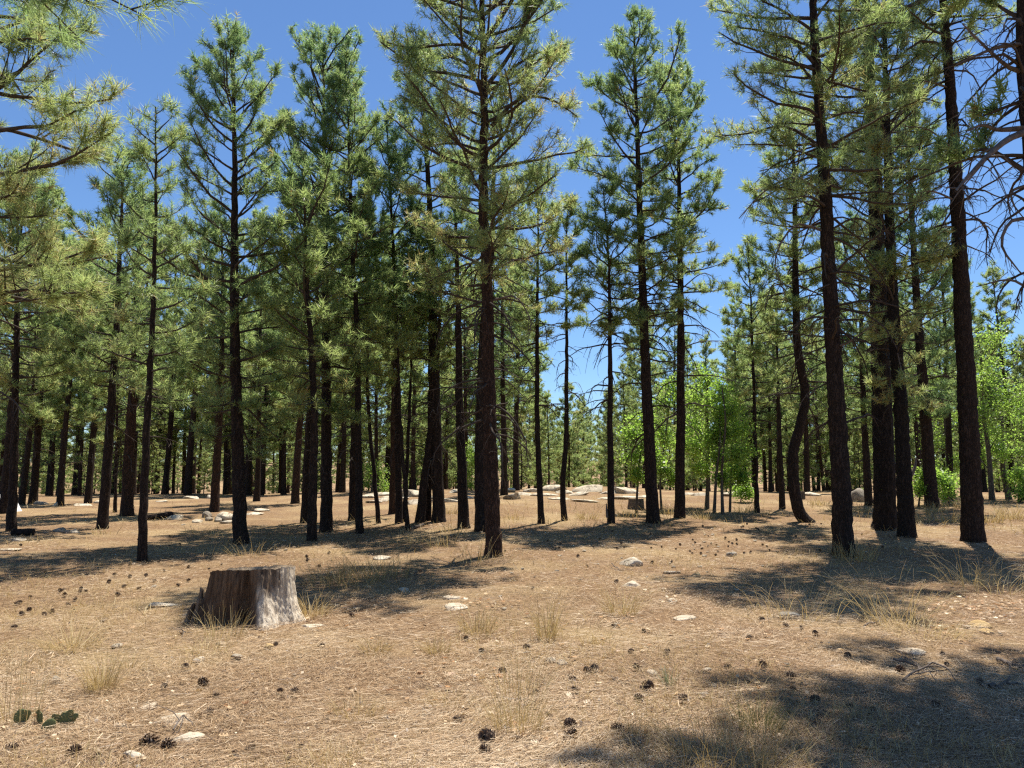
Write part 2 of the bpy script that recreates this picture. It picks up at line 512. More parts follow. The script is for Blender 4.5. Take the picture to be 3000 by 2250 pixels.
def pine(name, label, trunk, w, prof, seed, group=None, base=None, dead=None, extra=(), dens=1.0, mat='bark',
         nn=16, tint=.45, split=False, per_m=6.4, tuft=(.17, .235), lean_y=0.0, nseg=14, rise=.75, low=-.15, bare=0.0, flare=.3, nw=None):
    """a pine standing at the foot of trunk[0]; trunk, prof, dead, extra in picture pixels at the tree's distance"""
    rng = np.random.default_rng(seed)
    P0 = on_ground(*trunk[0]) if base is None else np.array([base[0], base[1], float(ground_z(base[0], base[1]))])
    Y = P0[1]
    m = px2m(P0)
    ax = [P0 - np.array([0, 0, .12])] + [on_plane(px, py, Y) for px, py in trunk[1:]] if base is None else \
         [P0 - np.array([0, 0, .12])] + [on_plane(px, py, Y) for px, py in trunk]
    ax = np.array(ax)
    H = ax[-1, 2] - ax[0, 2]
    ax[:, 1] += lean_y * (ax[:, 2] - ax[0, 2])
    K = int(max(14, H / (.1 if nseg > 18 else .22)))
    axis = catmull(ax, K)
    axis[1:-1] += rng.normal(0, .008, (K - 2, 3)) * [1, 1, 0]
    hh = np.clip((axis[:, 2] - axis[0, 2]) / H, 0, 1)
    r0 = w * m * .5
    rad = np.maximum(r0 * (1 - .96 * hh) ** .8, .012)
    root = thing(name, label, 'tree', P0, group)
    V, F = trunk_mesh(axis, rad, rng, nseg * 2 if nseg > 18 else nseg, seed, mat, .085 if nseg > 18 else .06, flare if nseg < 18 else max(flare, .42))
    tr = obj('trunk', make_mesh('trunk', V - P0, F, M[mat], smooth=True), root)
    zs = axis[:, 2]
    def at_h(z):
        return np.stack([np.interp(z, zs, axis[:, k]) for k in range(3)], -1)
    # live limbs
    limbs = []
    pz = np.array([on_plane(1500, py, Y)[2] for py, _ in prof]); pr = np.array([hw * m * 1.1 for _, hw in prof])
    o_ = np.argsort(pz); pz, pr = pz[o_], pr[o_]
    z0, z1 = pz[0], min(pz[-1], zs[-1] - .1)
    nb = max(8, int((z1 - z0) * 7.6 * dens))
    z = z0 + (z1 - z0) * (np.arange(nb) + rng.uniform(0, 1, nb)) / nb
    rel = (z - z0) / (z1 - z0)
    az = np.cumsum(rng.uniform(1.9, 2.9, nb)) + rng.uniform(0, 6)
    e0 = low + (rise - low) * rel ** .9 + rng.normal(0, .14, nb)
    e1 = e0 + rng.normal(.28, .22, nb)
    L = np.interp(z, pz, pr) / np.maximum(np.cos(np.clip(e0 + .12, -1.2, 1.0)), .5) * rng.uniform(.62, 1.12, nb)
    L = np.maximum(L, .2)
    rb = np.clip(.010 + .013 * L, .008, .06)
    P = grow(at_h(z), az, L, e0, e1, 7, rng)
    Rb = rb[:, None] * np.linspace(1, .28, 7)[None, :]
    # the leader at the very top
    tw, tp, td = sprays(P, rb, rng, per_m * dens ** .3, True)
    ntop = 14
    tpz = np.linspace(zs[-1] - 1.1, zs[-1] + .05, ntop)
    tp = np.concatenate([tp, at_h(tpz)]); td = np.concatenate([td, np.tile([[0, 0, 1.]], (ntop, 1))])
    # explicit limbs drawn from the photograph: (polyline px, depth drift, radius m, live)
    EX = []
    for pts, dy, r, alive in extra:
        q = np.array([on_plane(px, py, Y + dy * k / max(len(pts) - 1, 1)) for k, (px, py) in enumerate(pts)])
        q = catmull(q, 9)
        EX.append((q, r, alive))
        if alive:
            t2, p2, d2 = sprays(q[None], np.array([r]), rng, per_m * 1.3, True, s0=.3 if alive == 1 else .6)
            tw += t2; tp = np.concatenate([tp, p2]); td = np.concatenate([td, d2])
    B = len(tp)
    keep = rng.uniform(0, 1, B) > bare
    tp, td = tp[keep], td[keep]; B = len(tp)
    S = rng.uniform(*tuft, B)
    cl = vnoise(tp * 1.1, seed + 50) * .22
    low_down = 1 - np.clip((tp[:, 2] - z0) / (z1 - z0), 0, 1)
    tt = np.clip(tint + .02 + .20 * low_down + cl + rng.normal(0, .12, B), 0, .95)
    tt = np.where(rng.uniform(0, 1, B) < .012, 1.0, tt)
    width = nw if nw else max(.009, .0008 * Y)
    dirs = unit(td + np.array([0, 0, .25]))
    V, F, t = needles(tp, dirs, S, rng, nn, width, tint=tt)
    crown = obj('crown', make_mesh('crown', V - P0, F, M['needles'], t), root)
    # limbs and twigs
    g = Geo()
    if split:
        for b in range(nb):
            Vb, Fb = tubes(P[b:b + 1], Rb[b:b + 1], 6)
            obj('limb', make_mesh('limb', Vb - P0, Fb, M['branch'], smooth=True), tr)
    else:
        Vb, Fb = tubes(P, Rb, 5); g.add(Vb, Fb)
    for T, R in tw:
        Vb, Fb = twig_geo(T, R); g.add(Vb, Fb)
    tg = obj('twigs' if split else 'branches', g.mesh('branches', M['branch'], True, P0), crown if split else tr)
    tg['kind'] = 'stuff'
    for q, r, alive in EX:
        Vb, Fb = tubes(q[None], (r * np.linspace(1, .25, 9))[None], 6)
        mm = M['branch'] if alive else M['dead_branch']
        obj('limb', make_mesh('limb', Vb - P0, Fb, mm, smooth=True), tr)
        if not alive:
            t2, _, _ = sprays(q[None], np.array([r]), rng, 5, False, K2=4, sub=1, s0=.25, curl=.5)
            gg = Geo()
            for T, R in t2:
                Vb, Fb = twig_geo(T, R); gg.add(Vb, Fb)
            o2 = obj('dead_twigs', gg.mesh('dead_twigs', mm, True, P0), tr); o2['kind'] = 'stuff'
    if dead:
        y0, y1, n, hw = dead
        za, zb = sorted((on_plane(1500, y0, Y)[2], on_plane(1500, y1, Y)[2]))
        z = rng.uniform(za, zb, n)
        Ld = hw * m * rng.uniform(.25, 1.1, n)
        e0 = rng.normal(.02, .2, n); e1 = e0 - rng.uniform(.2, 1.5, n)
        Pd = grow(at_h(z), rng.uniform(0, 6.28, n), Ld, e0, e1, 8, rng, .2)
        Rd = (np.clip(.008 + .013 * Ld, .008, .045))[:, None] * np.linspace(1, .3, 8)[None]
        gd = Geo(); Vb, Fb = tubes(Pd, Rd, 5); gd.add(Vb, Fb)
        t2, _, _ = sprays(Pd, Rd[:, 0], rng, 4.0, False, K2=4, sub=1, curl=.5)
        for T, R in t2:
            Vb, Fb = twig_geo(T, R); gd.add(Vb, Fb)
        o3 = obj('dead_branches', gd.mesh('dead_branches', M['branch'], True, P0), tr); o3['kind'] = 'stuff'
    return root

# ------------------------------------------------------------------ the pines one can tell apart
GL, GC, GR = 'pines in the left half of the clearing', 'pines in the middle of the clearing', 'pines on the right of the clearing'
T = 'pine_tree'
# left
pine(T, 'dark pine leaning behind the leftmost thin trunk at the left edge', [(10, 1503), (28, 1300), (45, 1000), (60, 720), (66, 520)], 28,
     [(540, 20), (716, 103), (937, 161), (1180, 145)], 101, GL, dead=(1050, 1300, 12, 90), tint=.5)
pine(T, 'pine with knobbly trunk rising behind the dark log at far left', [(33, 1553), (42, 1300), (50, 950), (52, 700), (50, 470)], 27,
     [(480, 20), (634, 113), (887, 185), (1140, 158)], 102, GL, dead=(1000, 1300, 16, 110), tint=.5)
pine(T, 'pine with thick trunk leaning right, third sizeable trunk from left', [(300, 1548), (318, 1300), (343, 924), (358, 560), (362, 425)], 31,
     [(430, 18), (528, 76), (670, 140), (888, 174), (1140, 158)], 103, GL, dead=(1000, 1350, 22, 120), tint=.38)
pine('sapling_pine', 'thin straight pine between two thick trunks at left', [(337, 1500), (342, 1250), (348, 1000), (350, 850)], 11,
     [(850, 8), (942, 45), (1139, 74), (1290, 59)], 104, GL, tint=.5, nseg=8)
pine(T, 'stout brown pine trunk with many dead twigs left of the slim front pine', [(371, 1510), (380, 1300), (393, 1093), (404, 800), (408, 570)], 36,
     [(590, 20), (736, 91), (917, 148), (1120, 145)], 105, GL, dead=(1010, 1420, 40, 120), tint=.42, mat='bark_red')
pine(T, 'slim pine with knotty foot standing nearest on the left', [(415, 1642), (429, 1286), (448, 924), (456, 560), (456, 313)], 27,
     [(318, 18), (406, 75), (481, 95), (578, 80), (728, 114), (943, 151), (1180, 132)], 106, GL, dead=(900, 1300, 14, 90), tint=.47, split=True,
     extra=[([(456, 470), (415, 440), (390, 415)], -.2, .018, 1), ([(455, 480), (500, 440), (515, 405)], .2, .018, 1)], rise=.6, dens=.85)
pine(T, 'pine leaning right behind the row of pale boulders', [(628, 1498), (636, 1330), (648, 1093), (652, 850), (650, 640)], 27,
     [(660, 20), (795, 91), (987, 136), (1180, 132)], 107, GL, dead=(1000, 1330, 26, 110), tint=.4, mat='bark_red')
pine(T, 'tall pine with pointed top right behind the weathered stump', [(706, 1592), (694, 1237), (687, 900), (687, 500), (683, 90)], 42,
     [(95, 14), (163, 52), (248, 98), (311, 134), (437, 150), (585, 196), (796, 229), (1028, 224), (1240, 158)], 108, GL, dead=(1050, 1400, 18, 120), tint=.40, split=True,
     extra=[([(687, 385), (600, 330), (560, 255), (555, 215)], -.3, .035, 1), ([(687, 300), (640, 240), (600, 180)], .2, .03, 1),
            ([(694, 1270), (640, 1280), (570, 1262)], -1.0, .02, 1), ([(687, 420), (740, 350), (772, 250)], .2, .03, 1)], rise=.85)
pine(T, 'pine with plain trunk and leaning foot behind the twin stems', [(864, 1474), (872, 1330), (884, 1150), (890, 900), (892, 700)], 24,
     [(720, 20), (846, 80), (1018, 124), (1190, 118)], 109, GL, dead=(1050, 1300, 20, 100), tint=.42, mat='bark_red')
pine(T, 'front stem of the twin pines left of the tall straight one', [(913, 1582), (921, 1237), (910, 1000), (898, 800), (888, 480)], 28,
     [(490, 20), (610, 100), (785, 143), (1004, 164), (1180, 132)], 110, GL, dead=(1050, 1400, 20, 100), tint=.5)
pine(T, 'rear stem of the twin pines left of the tall straight one', [(892, 1531), (905, 1237), (925, 996), (930, 750), (930, 560)], 24,
     [(570, 20), (695, 91), (854, 123), (1060, 132)], 111, GL, dead=(1000, 1350, 20, 100), tint=.4)
pine(T, 'tall straight pine with forked bushy top left of the middle', [(957, 1556), (955, 1069), (952, 800), (950, 450), (947, 127)], 36,
     [(130, 25), (193, 84), (309, 121), (436, 137), (585, 196), (796, 210), (1029, 192), (1220, 145)], 112, GL, dead=(1000, 1380, 20, 110), tint=.36, split=True,
     extra=[([(955, 1180), (1000, 1215), (1040, 1230)], -1.4, .02, 1), ([(955, 1160), (890, 1205), (830, 1235)], -1.6, .02, 1),
            ([(950, 560), (870, 480), (832, 340)], .2, .03, 1), ([(950, 480), (985, 360), (995, 230)], .2, .03, 1)], rise=.9)
# middle
pine(T, 'rear trunk of the pair left of the middle cluster', [(1031, 1522), (1036, 1250), (1034, 1000), (1030, 760)], 23,
     [(770, 20), (856, 63), (998, 99), (1150, 92)], 201, GC, dead=(1000, 1350, 16, 100), tint=.4)
pine(T, 'front trunk of the pair left of the middle cluster', [(1053, 1561), (1046, 996), (1030, 700), (1024, 482), (1012, 178)], 23,
     [(185, 12), (262, 46), (386, 95), (531, 102), (717, 143), (923, 147), (1110, 114)], 202, GC, dead=(950, 1350, 24, 110), tint=.42, rise=.8)
pine(T, 'thin pine tilting left at the left of the middle cluster', [(1110, 1532), (1079, 1189), (1077, 1020), (1080, 700), (1084, 480)], 14,
     [(490, 12), (607, 63), (778, 88), (970, 92)], 203, GC, dead=(900, 1300, 18, 80), tint=.45, nseg=9)
pine(T, 'reddish trunk at the back of the middle cluster', [(1149, 1505), (1152, 1250), (1150, 1000), (1146, 760)], 21,
     [(780, 15), (890, 75), (1090, 103)], 204, GC, dead=(1000, 1350, 18, 90), tint=.4, mat='bark_red')
pine(T, 'dark straight pine inside the middle cluster', [(1169, 1532), (1165, 1200), (1161, 948), (1145, 603), (1133, 345)], 22,
     [(350, 15), (454, 63), (570, 107), (780, 139), (990, 126)], 205, GC, dead=(900, 1330, 30, 110), tint=.36)
pine(T, 'thin dark pine in front of the crossed stems, tilting left', [(1195, 1551), (1184, 1400), (1176, 1286), (1168, 1100), (1160, 800)], 14,
     [(810, 12), (911, 48), (1070, 69)], 206, GC, dead=(950, 1300, 14, 70), tint=.45, nseg=9)
pine(T, 'thin dark pine crossing behind, tilting right', [(1183, 1527), (1194, 1330), (1204, 1100), (1214, 880), (1226, 620)], 13,
     [(630, 12), (748, 64), (920, 84), (1050, 57)], 207, GC, dead=(900, 1250, 12, 70), tint=.45, nseg=9)
pine(T, 'pine with trunk leaning into its thicker neighbour left of the tall near pine', [(1229, 1529), (1246, 1380), (1265, 1237), (1284, 1000), (1300, 700)], 27,
     [(710, 15), (828, 74), (979, 111), (1130, 92)], 208, GC, dead=(950, 1350, 24, 110), tint=.42)
pine(T, 'narrow trunk squeezed between the leaning pine and the thick one', [(1255, 1524), (1259, 1300), (1258, 1000), (1262, 800)], 18,
     [(810, 12), (912, 54), (1050, 69)], 209, GC, tint=.4, nseg=10)
pine(T, 'thick dark pine with flared foot and tall crown behind the near pine', [(1287, 1527), (1276, 1200), (1270, 900), (1259, 603), (1240, 300), (1225, 120)], 37,
     [(125, 18), (202, 62), (348, 96), (535, 143), (763, 146), (930, 126)], 210, GC, dead=(850, 1350, 44, 130), tint=.25, flare=.5)
pine(T, 'pine with clean trunk just left of the tall near pine', [(1359, 1546), (1347, 1189), (1343, 900), (1336, 693), (1330, 470)], 33,
     [(480, 15), (608, 64), (758, 111), (930, 114)], 211, GC, dead=(850, 1330, 40, 120), tint=.4, flare=.45)
pine(T, 'tallest near pine in the middle with reddish plated bark', [(1446, 1626), (1434, 1237), (1429, 900), (1416, 603), (1419, 301), (1413, 60), (1408, -200), (1405, -420)], 47,
     [(-410, 20), (-247, 135), (-52, 245), (91, 287), (265, 297), (439, 323), (582, 281), (746, 284), (890, 229)], 212, GC, dead=(700, 1330, 46, 220), tint=.60, split=True, mat='bark_red',
     extra=[([(1419, 260), (1500, 150), (1555, 20), (1580, -60)], .3, .05, 1), ([(1416, 160), (1340, 130), (1200, 140), (1125, 120)], -.4, .04, 1),
            ([(1430, 300), (1490, 210), (1590, 150), (1650, 165)], .4, .045, 1), ([(1440, 370), (1520, 290), (1610, 290), (1690, 340)], -.5, .045, 1),
            ([(1450, 790), (1520, 760), (1570, 800)], -.3, .022, 0), ([(1445, 880), (1510, 870), (1555, 940), (1545, 1000)], -.2, .024, 0),
            ([(1440, 1080), (1480, 1085), (1530, 1110)], -.2, .02, 0), ([(1405, 440), (1330, 420), (1240, 430)], .3, .035, 1)],
     rise=.65, low=.05, nseg=24, per_m=6.8, dens=1.05)
pine(T, 'thick trunk half hidden behind the tallest near pine', [(1411, 1556), (1408, 1237), (1422, 900), (1440, 723), (1446, 500), (1450, 300)], 41,
     [(310, 20), (428, 85), (578, 133), (750, 138)], 213, GC, dead=(700, 1250, 30, 160), tint=.4)
pine(T, 'slender pine with bare lower trunk, first right of the tallest near pine', [(1586, 1532), (1574, 1237), (1574, 900), (1576, 723), (1573, 500)], 20,
     [(505, 15), (563, 46), (712, 81), (882, 95), (1010, 80)], 214, GC, dead=(850, 1200, 30, 120), tint=.5, nseg=10)
pine(T, 'slender pine with kinked lower trunk right of the tallest near pine', [(1654, 1524), (1648, 1430), (1658, 1286), (1660, 900), (1660, 663), (1668, 592)], 18,
     [(600, 15), (655, 42), (776, 88), (930, 80)], 215, GC, dead=(850, 1200, 26, 100), tint=.55, nseg=10,
     extra=[([(1660, 1130), (1690, 1120), (1706, 1150), (1680, 1165)], -.1, .008, 0)])
pine(T, 'straight pine with broken stub beside its foot, curved dead branches above', [(1790, 1532), (1788, 1286), (1786, 900), (1781, 723), (1768, 555)], 22,
     [(560, 12), (645, 73), (774, 120), (924, 124), (1010, 92)], 216, GC, dead=(820, 1230, 36, 150), tint=.42, nseg=12,
     extra=[([(1780, 1516), (1777, 1490), (1777, 1475)], -.05, .05, 0)])
pine(T, 'tall pine with dense pointed crown left of the sky gap, dark flared trunk', [(1914, 1529), (1899, 1237), (1885, 900), (1868, 422), (1856, 55)], 38,
     [(60, 20), (122, 56), (225, 89), (308, 139), (442, 163), (535, 154), (660, 134), (825, 147), (960, 114)], 217, GC, dead=(820, 1280, 44, 170), tint=.42, split=True,
     extra=[([(1880, 600), (1800, 530), (1720, 500), (1668, 488)], -.2, .035, 1), ([(1866, 330), (1790, 290), (1740, 250), (1715, 245)], .2, .035, 1),
            ([(1885, 760), (1940, 740), (1990, 790)], .2, .025, 0), ([(1885, 820), (1820, 790), (1770, 860)], -.2, .022, 0)], rise=.75, flare=.45, per_m=6.8)
pine(T, 'tall pine with dark trunk beside the dense pointed one, bright oak at its foot', [(1991, 1515), (1994, 1200), (1994, 900), (1988, 482), (1986, 198)], 31,
     [(205, 18), (283, 62), (408, 101), (575, 132), (742, 140), (910, 126)], 218, GC, dead=(800, 1250, 40, 170), tint=.45, split=True,
     extra=[([(1994, 1020), (2060, 1000), (2150, 1000)], .2, .025, 0), ([(1992, 850), (2060, 800), (2110, 830)], -.3, .025, 0)], rise=.75, per_m=6.8)
# right
pine(T, 'thin pine right of the bright green oak', [(2218, 1500), (2210, 1189), (2200, 900), (2190, 705)], 15,
     [(710, 12), (793, 46), (929, 85), (1075, 86), (1170, 66)], 301, GR, dead=(1000, 1300, 18, 90), tint=.5, nseg=9)
pine(T, 'short pine with leafy top left of the S-curved trunk', [(2292, 1491), (2282, 1230), (2278, 1050), (2272, 880)], 18,
     [(890, 10), (986, 63), (1104, 86), (1190, 66)], 302, GR, dead=(1100, 1350, 14, 80), tint=.55, nseg=10)
pine(T, 'pine with S-curved trunk and swept foot', [(2375, 1528), (2345, 1508), (2328, 1440), (2323, 1334), (2347, 1237), (2359, 1150), (2340, 1045), (2333, 900), (2325, 482), (2320, 300)], 35,
     [(310, 12), (402, 61), (546, 115), (711, 139), (876, 119), (1000, 88)], 303, GR, dead=(760, 1200, 50, 190), tint=.5, flare=.15,
     extra=[([(2366, 1165), (2385, 1145), (2395, 1120)], -.1, .035, 0), ([(2340, 1040), (2300, 960), (2250, 950)], -.3, .025, 0),
            ([(2345, 1060), (2380, 1030), (2420, 1030)], -.3, .025, 0), ([(2330, 880), (2270, 830), (2240, 900)], -.4, .025, 0)])
pine(T, 'big near pine on the right with drooping bare lower branches', [(2472, 1628), (2460, 1334), (2448, 1141), (2434, 900), (2416, 542), (2395, 241), (2384, 40), (2374, -250), (2368, -520)], 58,
     [(-510, 20), (-348, 144), (-144, 241), (8, 275), (161, 289), (344, 270), (497, 272), (660, 209)], 304, GR, dead=(420, 1250, 60, 260), tint=.5, split=True,
     extra=[([(2390, 190), (2320, 120), (2230, 90), (2120, 75)], -.3, .045, 1), ([(2405, 430), (2300, 370), (2200, 390), (2090, 400)], .3, .04, 1),
            ([(2415, 570), (2330, 520), (2240, 560), (2165, 640)], -.4, .035, 0), ([(2420, 680), (2330, 660), (2270, 760), (2300, 860)], -.4, .03, 0),
            ([(2400, 260), (2330, 180), (2240, 150)], .2, .035, 1), ([(2440, 1020), (2490, 1000), (2560, 950)], -.5, .03, 0)],
     rise=.6, low=-.1, nseg=24, per_m=6.4)
pine(T, 'dark slender pine behind the black pair, near the grey boulder', [(2545, 1479), (2530, 1189), (2521, 900), (2512, 640)], 23,
     [(650, 15), (784, 83), (960, 117), (1166, 108), (1270, 77)], 305, GR, dead=(1100, 1400, 16, 90), tint=.3)
pine(T, 'thick blackened pine, left trunk of the dark pair', [(2595, 1551), (2586, 1237), (2574, 900), (2564, 542), (2548, 241), (2540, 40), (2530, -300), (2526, -560)], 63,
     [(-550, 20), (-346, 166), (-112, 244), (92, 247), (276, 228), (440, 187)], 306, GR, dead=(380, 1050, 30, 200), tint=.5, split=True, mat='bark_dark', nseg=24,
     extra=[([(2562, 560), (2610, 500), (2680, 480), (2760, 490)], -.5, .045, 0), ([(2560, 500), (2480, 440), (2400, 450)], -.7, .04, 1)])
pine(T, 'blackened pine with a broken stub, right trunk of the dark pair', [(2656, 1570), (2648, 1400), (2641, 1237), (2620, 948), (2608, 700), (2600, 420), (2592, 100), (2588, -150)], 46,
     [(-140, 20), (63, 113), (306, 157), (530, 202), (773, 205), (1017, 141), (1200, 110)], 307, GR, dead=(600, 1200, 30, 170), tint=.62, split=True, mat='bark_dark', nseg=20, dens=.75,
     extra=[([(2664, 1400), (2680, 1370), (2684, 1340)], .0, .06, 0), ([(2612, 800), (2690, 770), (2740, 760), (2800, 745)], -.8, .035, 1),
            ([(2606, 640), (2580, 560), (2570, 420)], -1.4, .03, 1), ([(2625, 1010), (2640, 1080), (2660, 1120)], -.8, .02, 0), ([(2625, 900), (2580, 800), (2500, 780)], -1.0, .03, 1)])
pine(T, 'dark green pine with flared trunk right of the black pair', [(2730, 1483), (2711, 1213), (2687, 900), (2666, 542), (2645, 305)], 37,
     [(312, 15), (401, 61), (565, 104), (749, 122), (953, 140), (1137, 131), (1240, 88)], 308, GR, dead=(1000, 1300, 18, 110), tint=.18, flare=.5)
pine(T, 'tall bare-trunked near pine furthest right, its shadow falling forward', [(2851, 1585), (2837, 1237), (2820, 900), (2802, 542), (2778, 181), (2763, 0), (2744, -300), (2735, -520)], 60,
     [(-510, 20), (-315, 167), (-109, 257), (56, 239), (190, 176)], 309, GR, dead=(60, 720, 46, 230), tint=.42, split=True, nseg=24,
     extra=[([(2775, 140), (2700, 120), (2600, 190), (2480, 230)], -.6, .04, 1), ([(2785, 260), (2700, 240), (2640, 330), (2600, 420)], -.4, .03, 0),
            ([(2795, 440), (2720, 380), (2640, 370)], -.5, .03, 0), ([(2760, -20), (2660, 20), (2560, 90), (2452, 190)], -1.6, .07, 2),
            ([(2800, 460), (2850, 330), (2840, 240)], -.2, .02, 0), ([(2830, 690), (2890, 660), (2930, 730)], -.2, .018, 0),
            ([(2805, 590), (2730, 560), (2670, 570)], -.4, .03, 0), ([(2815, 700), (2760, 730), (2700, 700)], -1.0, .028, 1)])
# near trees whose trunks stand beside the frame
pine('near_pine', 'near pine at the left edge, its branches filling the upper left corner', [(-165, 1300), (-150, 900), (-125, 300), (-110, -250), (-105, -700)], 70,
     [(-690, 30), (-450, 200), (-150, 330), (150, 400), (400, 400), (600, 420), (780, 400), (960, 330)], 401, base=(-6.95, 9.4), dead=(700, 1200, 24, 330), tint=.62,
     split=True, nn=34, per_m=6.5, rise=.55, low=-.18, nw=.0075, tuft=(.16, .22),
     extra=[([(-130, 540), (60, 500), (190, 470), (330, 385)], -.3, .035, 1), ([(-135, 820), (0, 790), (150, 770), (290, 720)], .2, .035, 1),
            ([(-130, 330), (20, 240), (120, 150), (210, 90)], .2, .035, 1), ([(-140, 900), (60, 850), (200, 860), (270, 850)], -.5, .03, 1)])
pine('near_pine', 'overhanging pine branch tips at the top left, hanging from above', [(-1300, 900), (-1350, 0), (-1400, -900), (-1450, -1700)], 260,
     [(-1690, 100), (-1300, 500), (-1000, 700), (-800, 700)], 402, base=(-4.9, 3.6), tint=.35, nn=60, per_m=2.4, nw=.0042, tuft=(.16, .21), dens=.7,
     extra=[([(-1330, -330), (-700, -420), (-150, -240), (180, -60), (330, -30), (440, 55)], .55, .016, 2), ([(-1330, -330), (-500, -260), (0, -120), (140, 30), (250, 130)], .9, .016, 2)])
pine('near_pine', 'dark near pine at the right edge with bare looping branches', [(3068, 1200), (3040, 700), (3000, 250), (2996, -50), (2985, -500), (2975, -1000), (2970, -1500)], 60,
     [(-1480, 80), (-1200, 600), (-850, 880), (-450, 800), (-230, 520)], 403, base=(6.15, 8.3), dead=(40, 800, 40, 330), tint=.3, split=True, nn=18, nw=.021, dens=1.9,
     extra=[([(3000, 130), (2940, 135), (2890, 150), (2800, 190)], -.2, .03, 0), ([(3005, 210), (2960, 200), (2900, 150), (2820, 70)], -.2, .03, 0),
            ([(3010, 375), (2920, 380), (2880, 365), (2830, 385)], -.1, .035, 0), ([(3010, 385), (2950, 410), (2880, 470), (2800, 560)], -1.2, .045, 0),
            ([(3010, 290), (2930, 320), (2880, 340), (2850, 345)], .2, .025, 1), ([(3020, 540), (2965, 560), (2970, 600), (3000, 640)], -.2, .02, 0),
            ([(3020, 640), (2960, 650), (2935, 720), (2990, 800)], -.1, .025, 0), ([(3000, 500), (2900, 440), (2810, 450), (2750, 470)], .4, .03, 1),
            ([(3000, 60), (2930, 20), (2880, -30)], .4, .03, 1), ([(3030, 860), (2960, 820), (2860, 840)], .3, .02, 0)])

# ------------------------------------------------------------------ the stand of pines behind the crest
def proto_pine(seed, H, r0, cb, wid, tint, nn=15, w=.034):
    rng = np.random.default_rng(seed)
    K = 16
    lean = rng.normal(0, .012, 2)
    t = np.linspace(0, 1, K)
    axis = np.stack([lean[0] * H * t + .10 * np.sin(t * 5 + seed), lean[1] * H * t + .1 * np.cos(t * 4 + seed), H * t - .15], -1)
    rad = np.maximum(r0 * (1 - .95 * t) ** .8, .012)
    V, F = trunk_mesh(axis, rad, rng, 9, seed, None)
    tm = make_mesh('trunk', V, F, M['bark_red' if seed % 3 == 0 else 'bark'], smooth=True)
    z0 = H * cb
    nb = int((H - z0) * 7.0)
    z = z0 + (H - .2 - z0) * (np.arange(nb) + rng.uniform(0, 1, nb)) / nb
    rel = (z - z0) / (H - z0)
    shape = np.interp(rel, [0, .25, .6, .85, 1], [.75, 1, .8, .45, .12])
    az = np.cumsum(rng.uniform(1.9, 2.9, nb))
    e0 = -.12 + .85 * rel + rng.normal(0, .14, nb)
    L = wid * shape * rng.uniform(.6, 1.15, nb)
    st = np.stack([np.interp(z, axis[:, 2], axis[:, k]) for k in range(3)], -1)
    P = grow(st, az, L, e0, e0 + .25, 5, rng)
    g = Geo()
    V, F = tubes(P, np.clip(.01 + .012 * L, .01, .05)[:, None] * np.linspace(1, .3, 5)[None], 4); g.add(V, F)
    tw, tp, td = sprays(P, None, rng, 4.6, True, sub=2)
    for T_, R_ in tw[:1]:
        V, F = twig_geo(T_, R_); g.add(V, F)
    nd = int(8 + H)
    zd = rng.uniform(H * cb * .35, z0 + 1, nd); Ld = rng.uniform(.3, 1.6, nd)
    sd = np.stack([np.interp(zd, axis[:, 2], axis[:, k]) for k in range(3)], -1)
    Pd = grow(sd, rng.uniform(0, 6.28, nd), Ld, rng.normal(0, .2, nd), rng.normal(-.7, .4, nd), 5, rng, .2)
    V, F = tubes(Pd, np.clip(.008 + .01 * Ld, .01, .03)[:, None] * np.linspace(1, .3, 5)[None], 4); g.add(V, F)
    bm = g.mesh('branches', M['branch'], True)
    tp = np.concatenate([tp, np.stack([np.interp(np.linspace(H - .8, H, 5), axis[:, 2], axis[:, k]) for k in range(3)], -1)])
    td = np.concatenate([td, np.tile([[0, 0, 1.]], (5, 1))])
    tt = np.clip(tint + .14 + vnoise(tp * .9, seed) * .25 + rng.normal(0, .12, len(tp)), 0, .95)
    V, F, t = needles(tp, unit(td + [0, 0, .25]), rng.uniform(.20, .31, len(tp)), rng, nn, w, tint=tt)
    cm = make_mesh('crown', V, F, M['needles'], t)
    return tm, bm, cm, H, r0

PROTO = [proto_pine(700 + i, H, r, cb, wd, ti) for i, (H, r, cb, wd, ti) in enumerate([
    (13.5, .15, .27, 2.0, .42), (15, .18, .32, 2.1, .35), (12, .13, .18, 1.9, .5), (11, .12, .12, 1.8, .52),
    (16, .20, .33, 2.3, .4), (9, .10, .08, 1.7, .56), (14, .16, .22, 2.1, .45), (7, .08, .05, 1.6, .58)])]

def place_bg(k, P, s, rz, label, group, name='pine_tree'):
    tm, bm, cm, H, r0 = PROTO[k]
    root = thing(name, label, 'tree', P, group)
    root.rotation_euler = (0, 0, rz); root.scale = (s, s, s)
    t_ = obj('trunk', tm, root)
    b = obj('branches', bm, t_); b['kind'] = 'stuff'
    obj('crown', cm, root)
    return root

rng = np.random.default_rng(77)
LISTED = [(68, 1478, 18), (92, 1474, 22), (150, 1472, 12), (170, 1474, 13), (182, 1481, 17), (231, 1472, 12), (263, 1474, 20), (460, 1460, 9),
          (486, 1478, 9), (510, 1458, 8), (537, 1458, 10), (585, 1460, 10), (730, 1478, 12), (748, 1478, 16), (772, 1460, 9),
          (820, 1459, 7), (832, 1459, 8), (995, 1452, 10), (1100, 1452, 14), (1215, 1450, 9), (1310, 1450, 10), (1472, 1448, 20), (1516, 1450, 14),
          (1607, 1450, 10), (2260, 1452, 12), (2240, 1455, 8), (2310, 1450, 10), (2385, 1450, 8), (2420, 1452, 8), (2450, 1450, 8),
          (2693, 1455, 14), (2790, 1450, 20), (2160, 1450, 8), (2184, 1452, 8), (2205, 1451, 8), (1833, 1447, 14), (1030, 1450, 9), (655, 1465, 12)]
